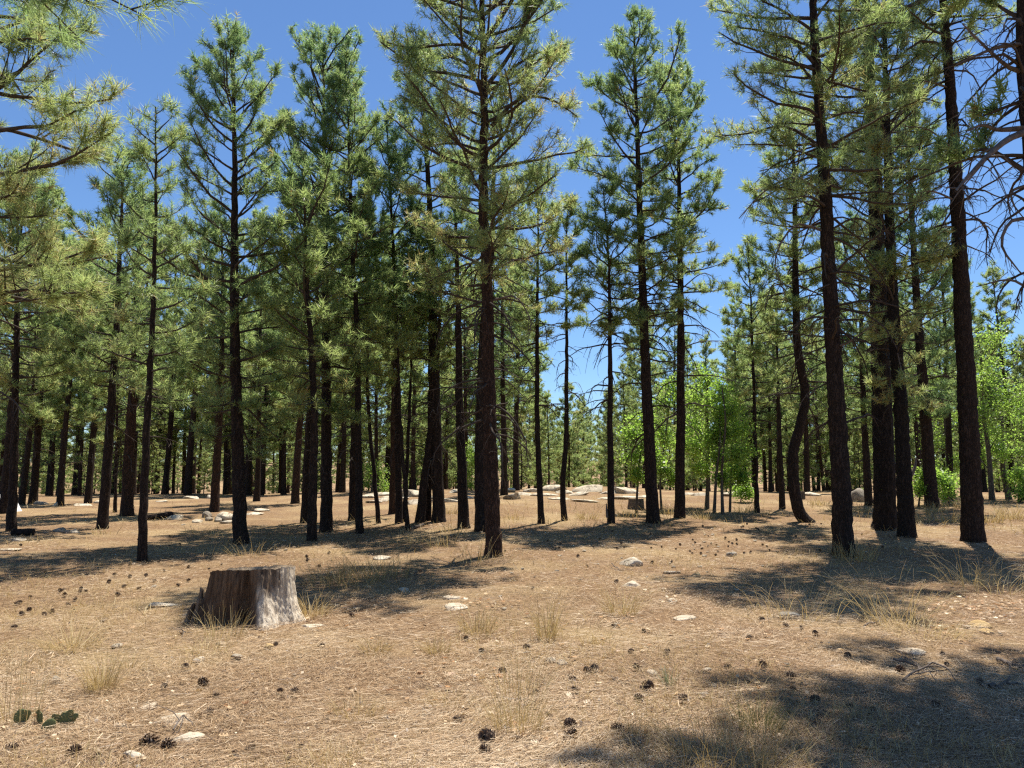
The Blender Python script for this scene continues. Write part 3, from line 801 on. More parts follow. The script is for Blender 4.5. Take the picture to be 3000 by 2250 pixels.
BGL = {0: ('slender dark pine from the left in the stand behind the left rocks', 'slender pines behind the left rocks'),
       1: ('slender dark pine from the left behind the middle rock crest', 'slender pines behind the middle crest'),
       2: ('slender dark pine from the left behind the oaks on the right', 'slender pines behind the right oaks')}
taken = []
ORD = ('first second third fourth fifth sixth seventh eighth ninth tenth eleventh twelfth thirteenth fourteenth fifteenth sixteenth seventeenth eighteenth nineteenth twentieth').split()
LISTED.sort()
seen = {0: 0, 1: 0, 2: 0}
for i, (px, py, w) in enumerate(LISTED):
    Y = float(np.clip(.30 * FPX / w, 34, 66))
    G = on_ground(px, py)
    if G[1] > 31 and G[1] < Y: Y = max(G[1], Y * .8)
    P = on_plane(px, 1440, Y); P[2] = float(ground_z(P[0], P[1]))
    k = int(rng.choice([0, 1, 4, 6, 2]))
    s = float(np.clip(w * Y / FPX / 2 / PROTO[k][4], .75, 1.15))
    if 1560 < px < 1860: s *= .62
    taken.append(P[:2])
    z_ = 0 if px < 900 else 1 if px < 2000 else 2
    lab, grp = BGL[z_]; lab = ORD[seen[z_]] + ' ' + lab; seen[z_] += 1
    place_bg(k, P, s, rng.uniform(0, 6.28), lab, grp)
MIDP = [20, 75, 130, 205, 250, 330, 395, 440, 500, 560, 610, 675, 720, 790, 845, 905, 985, 1060, 1125, 1205, 1290, 1345, 1440, 1500, 2080, 2150, 2215, 2275, 2345, 2400, 2480, 2560, 2620, 2700, 2760, 2830, 2890, 2960, 3020]
for i, px in enumerate(MIDP):
    Y = rng.uniform(42, 52)
    P = on_plane(px + rng.uniform(-22, 22), 1440, Y); P[2] = float(ground_z(P[0], P[1]))
    taken.append(P[:2])
    k = int(rng.choice([0, 6, 6, 2, 4] if px < 1500 else [2, 3, 0, 6]))
    place_bg(k, P, rng.uniform(.95, 1.2) if px < 1500 else rng.uniform(.8, 1.05), rng.uniform(0, 6.28),
             'full pine filling the gap between the ' + ('left' if px < 1500 else 'right') + ' trunks just behind the crest', 'full pines just behind the crest')
FARL = {0: ('distant pine of the dense green stand on the left', 'distant pines on the left'),
        1: ('distant pine of the dense green stand in the middle', 'distant pines in the middle'),
        2: ('distant pine of the dense green stand on the right', 'distant pines on the right')}
cnt = 0; tries = 0
while cnt < 270 and tries < 9000:
    tries += 1
    Y = 44 + 92 * rng.uniform() ** 1.15
    x = rng.uniform(-.76, .76) * Y
    px = 1500 + x / Y * FPX
    gap = 1590 < px < 1850 and Y < 110
    if gap and Y < 62: continue
    if 1000 < px < 1590 and Y < 55 and rng.uniform() < .5: continue
    if any((x - t[0]) ** 2 + (Y - t[1]) ** 2 < 2.2 ** 2 for t in taken): continue
    taken.append((x, Y))
    k = int(rng.integers(0, 8))
    if px > 1850 and Y < 60: k = int(rng.choice([2, 3, 5, 7]))
    if gap: k = int(rng.choice([5, 7]))
    elif Y < 66 and rng.uniform() < .45: k = int(rng.choice([3, 5, 5, 7]))
    z = float(ground_z(x, Y))
    lab, grp = FARL[0 if px < 1000 else 1 if px < 2000 else 2]
    place_bg(k, (x, Y, z), rng.uniform(.8, 1.2), rng.uniform(0, 6.28), lab, grp, 'distant_pine')
    cnt += 1

n2 = 0
while n2 < 30:
    Y = rng.uniform(43, 58); x = rng.uniform(-.72, .72) * Y
    px = 1500 + x / Y * FPX
    if 1590 < px < 1880 or any((x - t[0]) ** 2 + (Y - t[1]) ** 2 < 1.6 ** 2 for t in taken): continue
    taken.append((x, Y)); n2 += 1
    s_ = rng.uniform(.35, .7)
    place_bg(7, (x, Y, float(ground_z(x, Y))), s_, rng.uniform(0, 6.28), 'small young pine with branches to the ground behind the crest', 'young pines behind the crest', 'young_pine')

# the far wood beyond, one mass
def far_wood():
    rng = np.random.default_rng(5)
    gv = []; gt = []
    n = 0
    for i in range(230):
        Y = rng.uniform(132, 270); x = rng.uniform(-.8, .8) * Y
        z = float(ground_z(x, Y)); H = rng.uniform(10, 17)
        k = 100
        h = rng.uniform(.02, 1, k)
        R = 2.6 * np.interp(h, [0, .3, 1], [.8, 1, .1])
        a = rng.uniform(0, 6.28, k); rr = R * rng.uniform(.2, 1, k)
        P = np.stack([x + rr * np.sin(a), Y + rr * np.cos(a), z + h * H], -1)
        V, F, t = needles(P, unit(np.stack([np.sin(a), np.cos(a), a * 0 + .5], -1)), rng.uniform(.5, .9, k), rng, 6, .22,
                          tint=np.clip(.4 + rng.normal(0, .15, k), 0, .9))
        gv.append(V); gt.append(t)
    V = np.concatenate(gv)
    o = obj('far_wood', make_mesh('far_wood', V, np.arange(len(V)).reshape(-1, 3), M['needles'], np.concatenate(gt)))
    tag(o, 'far pine wood closing off the view between the trunks', 'wood', kind='stuff')
far_wood()

# ------------------------------------------------------------------ oaks with fresh leaves
def oak(label, stem, w, clumps, seed, per=420, base=None, group='young oaks in fresh leaf', name='oak_tree', leaf=(.06, .10), cat='tree', bark='oak_bark'):
    rng = np.random.default_rng(seed); per = int(per * 1.7)
    P0 = on_ground(*stem[0]) if base is None else np.array(base)
    Y = P0[1]; m = px2m(P0)
    ax = np.array([P0 - [0, 0, .08]] + [on_plane(px, py, Y) for px, py in stem[1:]])
    ax[1:, 1] += rng.normal(0, .1, len(ax) - 1)
    axis = catmull(ax, 18)
    rad = w * m * .5 * np.linspace(1, .3, 18)
    root = thing(name, label, cat, P0, group)
    V, F = trunk_mesh(axis, rad, rng, 9, seed, None, .04, .25)
    obj('trunk', make_mesh('trunk', V - P0, F, M[bark], smooth=True), root)
    g = Geo(); LP = []; 
    for (cx, cy, r) in clumps:
        C = on_plane(cx, cy, Y); C[1] += rng.uniform(-.9, .9) * r * m * 1.6
        R = r * m * 1.22
        i = int(np.argmin(np.linalg.norm(axis - (C - [0, 0, R * .8]), axis=1)))
        i = min(i, 16)
        A = axis[i]
        mid = (A + C) / 2 + rng.normal(0, .08, 3)
        q = catmull(np.array([A, mid, C]), 6)
        V, F = tubes(q[None], (np.linspace(1, .3, 6) * min(rad[i] * .7, .03))[None], 5); g.add(V, F)
        nt = 14
        d = unit(rng.normal(size=(nt, 3))) * [1, 1, .75]
        tips = C + d * R * rng.uniform(.5, 1.1, (nt, 1))
        sidx = rng.integers(2, 6, nt)
        T = np.stack([q[sidx], (q[sidx] + tips) / 2 + rng.normal(0, .05, (nt, 3)), tips], 1)
        V, F = tubes(T, np.tile([[.008, .006, .003]], (nt, 1)), 3); g.add(V, F)
        tt = rng.integers(0, nt, per); u = rng.uniform(.25, 1.05, (per, 1))
        LP.append(q[sidx][tt] * (1 - u) + tips[tt] * u + rng.normal(0, .07 + .1 * R, (per, 3)))
    b = obj('branches', g.mesh('branches', M[bark], True, P0), root); b['kind'] = 'stuff'
    LP = np.concatenate(LP); n = len(LP)
    S = rng.uniform(*leaf, (n, 1))
    nrm = unit(rng.normal(size=(n, 3)) + [0, 0, .9])
    a = unit(np.cross(nrm, rng.normal(size=(n, 3)))); c = np.cross(nrm, a)
    V = np.stack([LP, LP + a * S * .55 + c * S * .34 - nrm * S * .08, LP + a * S * 1.2, LP + a * S * .55 - c * S * .34 - nrm * S * .08], 1).reshape(-1, 3)
    t = np.repeat(np.clip(.5 + vnoise(LP * 1.5, seed) * .35 + rng.normal(0, .2, n), 0, 1), 4)
    obj('crown', make_mesh('crown', V - P0, np.arange(4 * n).reshape(-1, 4), M['oak_leaf'], t), root)
    return root

oak('leftmost of the young oaks beside the dark straight pine, bright green leaves', [(1863, 1503), (1868, 1400), (1880, 1300), (1886, 1180)], 8,
    [(1850, 1330, 34), (1890, 1300, 40), (1880, 1230, 36), (1840, 1270, 30), (1935, 1340, 34), (1860, 1390, 22)], 501, 300)
oak('young oak with several low sprays right behind the two tall middle pines', [(1938, 1492), (1935, 1400), (1950, 1280), (1965, 1150)], 7,
    [(1950, 1180, 40), (1975, 1120, 34), (1930, 1250, 42), (1965, 1290, 38), (1940, 1380, 26), (1985, 1400, 24)], 502, 330)
oak('bright green oak with grey stem, first of the clump by the middle pines', [(2071, 1488), (2076, 1330), (2068, 1200), (2072, 1090)], 13,
    [(2060, 1100, 50), (2030, 1150, 48), (2085, 1180, 55), (2040, 1230, 55), (2020, 1300, 50), (2070, 1300, 46), (2050, 1370, 34)], 503, 420)
oak('leaning oak stem in the middle of the bright clump', [(2092, 1503), (2098, 1400), (2108, 1300), (2112, 1180)], 10,
    [(2110, 1210, 50), (2130, 1270, 48), (2090, 1280, 44), (2115, 1340, 38)], 504, 400)
oak('darkest upright oak stem of the bright clump', [(2117, 1505), (2118, 1380), (2122, 1240), (2116, 1130)], 10,
    [(2120, 1140, 42), (2150, 1190, 45), (2140, 1250, 48), (2160, 1320, 42), (2130, 1400, 28)], 505, 400)
oak('rightmost slim oak stem of the bright clump', [(2138, 1498), (2142, 1400), (2144, 1300), (2150, 1220)], 8,
    [(2165, 1250, 40), (2180, 1310, 38), (2155, 1370, 32), (2175, 1400, 22)], 506, 350)
oak('oak with crooked stem right of the furthest right tall pine', [(2906, 1464), (2894, 1320), (2884, 1180), (2880, 1050), (2872, 980)], 16,
    [(2870, 1010, 55), (2900, 1080, 60), (2850, 1120, 50), (2920, 1170, 62), (2860, 1200, 55), (2910, 1270, 58), (2880, 1330, 45), (2940, 1320, 45)], 507, 420)
oak('oak leaning left near the right edge', [(2957, 1462), (2945, 1380), (2932, 1310), (2940, 1180)], 17,
    [(2950, 1150, 60), (2990, 1210, 60), (2960, 1280, 55), (3000, 1320, 55), (2980, 1390, 45)], 508, 420)
oak('leafy oak between the flared dark pine and the tall right pine', [(2780, 1452), (2776, 1330), (2770, 1200), (2765, 1100)], 14,
    [(2770, 1110, 55), (2740, 1180, 55), (2790, 1220, 55), (2750, 1290, 50), (2780, 1350, 45), (2740, 1380, 36)], 509, 420)
oak('low oak bush behind the black pair, dark small leaves', [(2690, 1482), (2700, 1440), (2712, 1400)], 6,
    [(2690, 1430, 26), (2720, 1410, 30), (2745, 1440, 28), (2700, 1385, 26)], 510, 260, name='oak_bush', cat='bush')
oak('low oak bush with thin stems left of the tall right pine', [(2780, 1478), (2775, 1430), (2768, 1390)], 6,
    [(2770, 1420, 30), (2795, 1390, 30), (2755, 1400, 26), (2785, 1450, 20)], 511, 260, name='oak_bush', cat='bush')
oak('pale green bush at the right edge beside the leaning oak', [(2985, 1470), (2985, 1435), (2990, 1400)], 6,
    [(2970, 1440, 24), (2995, 1420, 30), (3010, 1450, 28), (2985, 1390, 24)], 512, 280, name='oak_bush', cat='bush')
oak('small green bush by the pale rocks behind the thin right pine', [(2170, 1470), (2172, 1450), (2175, 1430)], 4,
    [(2165, 1440, 20), (2190, 1445, 20), (2180, 1425, 18)], 513, 220, name='oak_bush', cat='bush')
oak('bright bush between the two trunks left of the tallest near pine', [(1382, 1436), (1380, 1420), (1382, 1395)], 5,
    [(1380, 1415, 22), (1372, 1385, 24), (1388, 1350, 24), (1376, 1320, 22)], 514, 260, name='oak_bush', cat='bush', base=None)
oak('green bush behind the left tilting thin pine of the cluster', [(1090, 1440), (1092, 1400), (1095, 1370)], 6,
    [(1085, 1410, 34), (1110, 1380, 36), (1130, 1420, 30), (1070, 1370, 30)], 515, 260, name='oak_bush', cat='bush')

# ------------------------------------------------------------------ rocks
import bmesh
_bm = bmesh.new(); bmesh.ops.create_icosphere(_bm, subdivisions=3, radius=1)
ICO_V = np.array([v.co[:] for v in _bm.verts]); ICO_F = np.array([[v.index for v in f.verts] for f in _bm.faces]); _bm.free()
_bm = bmesh.new(); bmesh.ops.create_icosphere(_bm, subdivisions=2, radius=1)
ICO2_V = np.array([v.co[:] for v in _bm.verts]); ICO2_F = np.array([[v.index for v in f.verts] for f in _bm.faces]); _bm.free()

def rock_mesh(seed, sx, sy, sz, mat, small=False, ang=6):
    rng = np.random.default_rng(seed)
    V0, F0 = (ICO2_V, ICO2_F) if small else (ICO_V, ICO_F)
    p = V0.copy()
    for _ in range(ang):
        n = unit(rng.normal(size=3) * [1, 1, 1.1]); k = rng.uniform(.42, .8)
        d = p @ n
        p = p - np.outer(np.maximum(d - k, 0), n) * .97
    d = fbm(p * 1.7 + seed * 1.37, seed, 4)
    p = p * (1 + .13 * d[:, None])
    if not small:
        p = p * (1 + .05 * fbm(p * 6.5, seed + 5, 3)[:, None])
    p = p * [sx, sy, sz]
    return make_mesh('rock', p, F0, M[mat], smooth=False)

def rock(px, py, wpx, hpx, label, seed, mat='rock', depth=.8, rz=None, sink=.35, group=None, ang=6, name='rock'):
    P = on_ground(px, py)
    m = px2m(P)
    sx = wpx * m * .5; sz = max(hpx * m * .62, .02); sy = sx * depth
    rng = np.random.default_rng(seed)
    me = rock_mesh(seed, sx, sy, sz / (1 - sink * .5), mat, wpx < 30, ang)
    o = obj(name, me, None, (P[0], P[1] + sy * .6, P[2] + sz * (.5 - sink)))
    o.rotation_euler = (rng.normal(0, .06), rng.normal(0, .06), rng.normal(0, .25) if rz is None else rz)
    tag(o, label, 'rock', group)
    return o
GRC = 'pale rocks along the crest'; GRF = 'pale rocks in the foreground'; GRM = 'rocks among the pines on the left'
# the crest, left to right
CREST = [
 (1118, 1452, 118, 22, 'wide low pale rock right of the tilting thin pine on the crest'), (1075, 1458, 70, 12, 'thin flat pale rock left of the tilting thin pine'),
 (1206, 1455, 92, 34, 'tall cracked pale rock behind the crossed thin stems'), (1215, 1476, 60, 22, 'smooth pale block below the cracked rock behind the crossed stems'),
 (1120, 1468, 60, 12, 'small pale slab leaning on the wide low crest rock'), (1330, 1444, 34, 18, 'lone wedge shaped pale rock on the crest left of the near pine'),
 (1320, 1470, 70, 14, 'broken pale rubble below the lone wedge rock'), (1488, 1441, 60, 14, 'flat sunlit rock just right of the near pine'),
 (1555, 1442, 70, 16, 'low pale rock behind the first slender pine'), (1628, 1438, 78, 24, 'rounded pale boulder between the two slender pines'),
 (1730, 1440, 100, 26, 'largest rounded pale boulder on the crest'), (1690, 1450, 70, 12, 'flat rock in front of the largest crest boulder'),
 (1832, 1446, 84, 26, 'rounded pale boulder behind the straight pine with the stub'), (1830, 1461, 90, 12, 'flat pale slab below the boulder by the far stump'),
 (1770, 1462, 60, 8, 'thin pale ledge left of the far stump'), (2050, 1452, 60, 12, 'low pale rock behind the bright oak clump'),
 (2160, 1452, 86, 16, 'long low pale rock right of the bright oak clump'), (2380, 1450, 56, 12, 'pale low rock beside the tiny far stump'),
 (2015, 1448, 40, 10, 'small pale rock behind the dark straight pine'),
 (1160, 1462, 90, 14, 'low pale outcrop between the two pine stems on the crest'), (1265, 1462, 60, 16, 'pale outcrop behind the narrow squeezed trunk'),
 (1595, 1452, 80, 10, 'flat pale ledge below the rounded boulder between the slender pines'), (1660, 1446, 60, 16, 'pale rock touching the rounded boulder on its right'),
 (1785, 1446, 60, 16, 'pale rock left of the boulder behind the stubbed pine'), (1530, 1450, 60, 10, 'thin pale ledge right of the shaded boulder'),
 (1640, 1462, 70, 8, 'thin pale ledge in the clearing between the slender pines'), (1720, 1470, 80, 8, 'broad thin ledge below the largest crest boulder'),
 (1890, 1458, 50, 10, 'pale slab right of the far stump'), (1095, 1472, 50, 8, 'thin pale slab in front of the wide low crest rock'), (1360, 1458, 50, 10, 'small pale ledge left of the near pine')]
for i, (px, py, w, h, lab) in enumerate(CREST):
    rock(px, py, w * 1.15, h * .92, lab, 900 + i, depth=.8, group=GRC, sink=.42, ang=9)
rock(1502, 1462, 64, 30, 'dark shaded boulder leaning beside the near pine', 930, 'rock_grey', group=GRC)
rock(2522, 1470, 52, 46, 'rounded grey boulder left of the black pair', 931, 'rock_grey', .9, group=GRC, name='boulder', ang=2)
# among the left pines
MID = [
 (655, 1524, 72, 34, 'rock', 'largest pale boulder of the row left of the pointed pine'), (603, 1516, 30, 22, 'rock_grey', 'grey block at the back of the boulder row'),
 (685, 1519, 24, 24, 'rock', 'upright boulder at the right end of the row'), (578, 1529, 34, 12, 'rock', 'low pale rock at the left end of the boulder row'),
 (636, 1526, 36, 16, 'rock_grey', 'cracked grey rock in the middle of the boulder row'), (610, 1523, 26, 12, 'rock_grey', 'small grey rock left of the cracked one in the row'),
 (660, 1532, 44, 10, 'rock', 'low pale stone in front of the boulder row'), (535, 1538, 20, 8, 'rock', 'small pale stone left of the boulder row'),
 (505, 1520, 90, 14, 'rock', 'long flat pale rock beside the fallen log'), (735, 1508, 70, 10, 'rock', 'flat sunlit slab right of the pointed pine'),
 (760, 1496, 60, 8, 'rock', 'thin pale slab behind the pointed pine'), (168, 1558, 42, 18, 'rock_grey', 'dark rock right of the dark log at far left'),
 (195, 1561, 18, 12, 'rock_grey', 'small dark rock next to the pale one at far left'), (215, 1560, 30, 16, 'rock', 'pale rock in the dark patch left of the thick leaning pine'),
 (46, 1584, 46, 10, 'rock', 'white flat rock below the dark log at far left'), (30, 1612, 70, 8, 'rock', 'flat pale slab at the left edge'),
 (160, 1482, 22, 18, 'rock', 'small upright pale rock behind the leftmost trunks'), (118, 1478, 50, 14, 'rock_grey', 'low grey rock in the far left stand'),
 (235, 1482, 60, 10, 'rock', 'flat rock left of the thick leaning pine'), (285, 1474, 30, 12, 'rock', 'pale rock right of the flat one in the left stand'),
 (555, 1461, 50, 12, 'rock', 'pale rock behind the slim left pines'), (612, 1460, 26, 16, 'rock', 'round pale rock left of the pine behind the boulder row'),
 (470, 1470, 40, 8, 'rock', 'low rock behind the slim front pine')]
for i, (px, py, w, h, mt, lab) in enumerate(MID):
    rock(px, py, w, h, lab, 950 + i, mt, group=GRM, sink=.4, ang=8)
def c7(x, y): return x / 1.4747, 1600 + y / 1.4747
def c8(x, y): return 1500 + x / 1.4747, 1600 + y / 1.4747
FORE = [
 (c7(642, 705), 64, 34, 'rock', 'rounded lichen rock above the long tilted one at lower left'), (c7(735, 775), 128, 34, 'rock', 'long tilted pale rock at lower left'),
 (c7(765, 862), 112, 40, 'rock', 'broad pale rock below the long tilted one'), (c7(555, 928), 92, 44, 'rock', 'pale pinkish rock beside the big pine cone in the lower left'),
 (c7(520, 785), 50, 22, 'rock', 'small pale rock left of the long tilted one'), (c7(1152, 442), 36, 22, 'rock_tan', 'yellowish stone below the stump with a cone beside it'),
 (c7(852, 492), 32, 14, 'rock', 'small pale stone left below the stump'), (c7(1330, 352), 68, 12, 'rock', 'flat pale stone at the right foot of the stump'),
 (c7(1958, 275), 78, 28, 'rock', 'pale rock right of the stump near the middle'), (c7(1962, 225), 60, 10, 'rock', 'thin flat stone above the pale middle rock'),
 (c7(680, 258), 120, 10, 'rock', 'wide flat pale rock left of the stump'), (c7(1650, 55), 56, 14, 'rock', 'pale rock on the shadow edge left of the near pine'),
 (c7(1745, 192), 36, 18, 'rock', 'pale stone right of the near pine shadow'), (c8(518, 82), 62, 36, 'rock', 'pointed pale rock with a dark hollow right of the near pine'),
 (c8(520, 170), 68, 20, 'rock', 'low pale rock below the pointed one'), (c8(797, 128), 36, 18, 'rock_tan', 'round tan stone right of the pointed rock'),
 (c8(695, 115), 50, 10, 'rock', 'flat stone between the pointed and the round one'), (c8(748, 318), 66, 14, 'rock', 'flat pale stone below the right shadow edge'),
 (c8(1208, 305), 62, 20, 'rock', 'pale flat stone in the arching grass'), (c8(2025, 345), 70, 26, 'rock_tan', 'tan block of stone at the right edge'),
 (c8(1738, 462), 72, 14, 'rock', 'low pale rock above the dark shadow at right'), (c8(605, 550), 34, 10, 'rock', 'small pale stone in the middle foreground'),
 (c8(2060, 372), 40, 14, 'rock_tan', 'small tan stone below the tan block'), (c8(212, 505), 40, 14, 'rock_grey', 'grey stone half under the litter in the middle foreground'),
 (c8(950, 40), 40, 22, 'rock_grey', 'grey brown stone near the big right pine'), (c8(690, 235), 34, 14, 'rock', 'small pale stone right of the low pale rock')]
for i, (q, w, h, mt, lab) in enumerate(FORE):
    rock(q[0], q[1], w * 1.15, h * .72, lab, 1000 + i, mt, group=GRF, sink=.55, ang=9, rz=(.35 if i in (1, 2, 3) else None))
# pebbles: too small to single out, shared shapes
PEB = [rock_mesh(1100 + i, 1, .8, .4, 'rock', True, 9) for i in range(5)]
rng = np.random.default_rng(12)
for i in range(110):
    px, py = rng.uniform(-30, 3030), 1540 + 500 * rng.uniform() ** 1.6
    if rng.uniform() < .5: px, py = rng.normal(1950, 330), rng.uniform(1545, 1700)
    P = on_ground(px, py)
    s = rng.uniform(.02, .065)
    o = obj('stone', PEB[i % 5], None, (P[0], P[1], P[2] + s * .1)); o.scale = (s, s, s)
    o.rotation_euler = (0, 0, rng.uniform(0, 6.28))
    tag(o, 'small pale stone lying loose on the needle litter', 'stone', 'small loose stones on the forest floor')

# ------------------------------------------------------------------ the weathered stump
def wood_mat():
    m, nt, n, l = newmat('weathered_wood')
    v = mapped(nt, (1, 1, .09)); fine = noise(nt, v, 30, 3, .6, .3); mid = noise(nt, v, 11, 3, .6, .3)
    t = attr(nt)
    brown = ramp(nt, [(.3, (.045, .028, .018)), (.55, (.115, .074, .046)), (.75, (.2, .14, .09))], fine)
    pale = ramp(nt, [(.28, (.17, .125, .085)), (.45, (.47, .39, .29)), (.7, (.68, .59, .46))], fine)
    c = mixc(nt, t, brown.outputs[0], pale.outputs[0])
    h = N(nt, 'Math'); h.operation = 'ADD'; l.new(fine, h.inputs[0]); l.new(mid, h.inputs[1])
    out(nt, principled(nt, c, .9, .15, bump(nt, h.outputs[0], .9, .02)))
    return m
M['stump'] = wood_mat()
M['cutwood'] = simple_mat('cut_wood', (.2, .14, .085), (.42, .32, .21), 26, vecs=(1, 1, 1), bs=.5)

def stump():
    P = on_ground(735, 1834)
    P = on_plane(735, 1834, P[1] + .46); P[2] = float(ground_z(P[0], P[1]))
    rng = np.random.default_rng(3)
    na, nh = 220, 44
    a = np.arange(na) * 2 * math.pi / na          # a = 0 faces +x, -pi/2 faces the camera
    h = np.linspace(0, 1, nh)
    A, Hh = np.meshgrid(a, h)
    tw = A + (1 - Hh) * .22
    q = np.stack([np.cos(tw) * 7, np.sin(tw) * 7, Hh * .8], -1).reshape(-1, 3)
    fl = (np.abs(vnoise(q, 4)) * .5 + np.abs(vnoise(q * 2.3, 8)) * .35 + np.abs(vnoise(q * 5.1, 12)) * .25).reshape(A.shape)
    R = .472 * (1 + .02 * (1 - Hh) + .20 * (1 - Hh) ** 3)
    R = R * (1 - .17 * fl)
    # root lobes
    def lobe(c, w, amp, p=2.2): 
        d = np.angle(np.exp(1j * (A - c))); return amp * np.exp(-(d / w) ** 2) * (1 - Hh) ** p
    R = R + lobe(-1.02, .24, .20, 1.4) + lobe(-.1, .3, .13, 2.5) + lobe(math.pi + .35, .32, .13, 1.5)
    # hollow between the brown face and the pale buttress
    d = np.angle(np.exp(1j * (A + 1.40)))
    R = R - .20 * np.exp(-(d / .15) ** 2) * (1 - .55 * Hh)
    d = np.angle(np.exp(1j * (A + 1.95)))
    R = R - .10 * np.exp(-(d / .22) ** 2) * np.clip(1 - Hh * 2.2, 0, 1)
    topn = vnoise(np.stack([np.cos(a) * 5, np.sin(a) * 5, a * 0], -1), 77)
    HT = .61 + .02 * np.cos(a - .5) - .035 * np.sin(a) + .010 * topn + .008 * vnoise(np.stack([np.cos(a) * 16, np.sin(a) * 16, a * 0], -1), 78)
    left = np.exp(-(np.angle(np.exp(1j * (a - math.pi))) / .5) ** 2)
    HT = HT - .07 * left
    X = R * np.cos(A); Yy = R * np.sin(A); Z = Hh * HT[None, :] - .05
    V = np.stack([X, Yy, Z], -1)
    i = np.arange(nh - 1)[:, None] * na; j = np.arange(na)[None]; j2 = (j + 1) % na
    F = np.stack([i + j, i + j2, i + na + j2, i + na + j], -1).reshape(-1, 4)
    pale = sstep((np.angle(np.exp(1j * (A + .55))) + .64) / .08) * sstep((1.15 - np.angle(np.exp(1j * (A + .55)))) / .3)
    pale = pale * (.75 + .5 * (1 - Hh)) * (1 - .85 * sstep((Hh - .52 - .1 * np.sin(A * 9)) / .25) * sstep((5.85 - A) / .3) * (A > 4.5))
    pale = np.clip(pale, 0, 1).ravel()
    root = thing('stump', 'weathered hollow tree stump, brown with one bleached buttress, in the left foreground', 'stump', P)
    body = obj('stump_body', make_mesh('stump_body', V.reshape(-1, 3), F, M['stump'], pale), root)
    # cut top, ring by ring, sagging to the middle
    nr = 14
    rr = np.linspace(1, 0.02, nr)
    TV = np.stack([np.stack([X[-1] * r, Yy[-1] * r, (HT - .05) - .035 * (1 - r) ** .6 - .02 * (r < .98) + .012 * vnoise(np.stack([X[-1] * r * 22, Yy[-1] * r * 22, a * 0], -1), 5)], -1) for r in rr])
    TV[0] = V[-1]
    i = np.arange(nr - 1)[:, None] * na
    F = np.stack([i + j, i + j2, i + na + j2, i + na + j], -1).reshape(-1, 4)
    obj('cut_top', make_mesh('cut_top', TV.reshape(-1, 3), F, M['cutwood']), root)
    # splinters standing off the left side
    for (x, y, hgt, w, lean) in [(-.53, -.10, .40, .085, -.03), (-.57, -.20, .24, .075, -.09), (-.50, -.25, .30, .06, -.05)]:
        k = 7
        t = np.linspace(0, 1, k)
        Vs = []
        for s in t:
            ww = w * (1 - .5 * s) * (1 + .25 * math.sin(9 * s + x * 30))
            cx = x + lean * (1 - s)
            jag = .03 * math.sin(40 * x + s * 7)
            Vs += [(cx - ww / 2, y - .02, hgt * s - .04), (cx + ww / 2, y - .025, hgt * s - .04 + jag * s), (cx + ww / 2, y + .02, hgt * s - .04 + jag * s), (cx - ww / 2, y + .02, hgt * s - .04)]
        F = [[4 * r + c, 4 * r + (c + 1) % 4, 4 * r + 4 + (c + 1) % 4, 4 * r + 4 + c] for r in range(k - 1) for c in range(4)] + [[4 * k - 4, 4 * k - 3, 4 * k - 2, 4 * k - 1]]
        obj('splinter', make_mesh('splinter', np.array(Vs), np.array(F), M['stump'], np.full(len(Vs), .12)), body)
    return P
STUMP = stump()

def small_stump(px, py, wpx, hpx, label, mat='oak_bark', seed=1):
    P = on_ground(px, py); m = px2m(P); r = wpx * m * .5; H = hpx * m
    P[1] += r * .7
    rng = np.random.default_rng(seed)
    root = thing('stump', label, 'stump', P)
    ax = np.stack([np.zeros(8), np.zeros(8), np.linspace(-.06, H, 8)], -1)
    V, F = trunk_mesh(ax, np.full(8, r) * np.linspace(1.06, 1, 8), rng, 26, seed, None, .06, .15)
    obj('stump_body', make_mesh('stump_body', V, F, M[mat], smooth=True), root)
    ring = V.reshape(8, 26, 3)[-1]
    TV = np.concatenate([ring * [1, 1, 1] + [0, 0, .003], ring * [.6, .6, 1] + [0, 0, -.004], ring * [.02, .02, 1] + [0, 0, .004]])
    j = np.arange(26); j2 = (j + 1) % 26
    F = np.concatenate([np.stack([j + o, j2 + o, j2 + o + 26, j + o + 26], -1) for o in (0, 26)])
    obj('cut_top', make_mesh('cut_top', TV, F, M['rock'] if mat == 'x' else M['cutwood']), root)
small_stump(1866, 1492, 44, 30, 'grey cut stump behind the straight pine with the stub', 'dead_branch', 5)
small_stump(2353, 1462, 15, 22, 'tiny far cut stump right of the S-curved trunk', 'oak_bark', 6)

# ------------------------------------------------------------------ logs, sheet, sticks
def log(label, a, b, wpx, mat, seed, cut=True, lift=.6):
    A = on_ground(*a); B = on_ground(*b)
    r = wpx * px2m(A) * .5
    rng = np.random.default_rng(seed)
    t = np.linspace(0, 1, 14)[:, None]
    ax = A * (1 - t) + B * t
    ax[:, 2] = ground_z(ax[:, 0], ax[:, 1]) + r * lift
    root = thing('fallen_log', label, 'log', A)
    V, F = tubes(ax[None], np.full((1, 14), r) * np.linspace(1, .82, 14)[None], 14)
    V = V + (vnoise(V * 9, seed)[:, None] * .12 * r) * unit(V - np.repeat(ax, 14, 0))
    obj('log_body', make_mesh('log_body', V - A, F, M[mat], smooth=True), root)
    for e, nm in ((0, 'cut_end'), (13, 'cut_end')):
        ring = V.reshape(14, 14, 3)[e]; c = ring.mean(0); d = unit((ax[1] - ax[0]) * (-1 if e == 0 else 1))
        TV = np.concatenate([ring + d * .003, c + (ring - c) * .5 + d * .012, c + (ring - c) * .03 + d * .006])
        j = np.arange(14); j2 = (j + 1) % 14
        F2 = np.concatenate([np.stack([j + o, j2 + o, j2 + o + 14, j + o + 14], -1) for o in (0, 14)])
        obj(nm, make_mesh(nm, TV - A, F2, M['cutwood'] if cut else M[mat]), root)
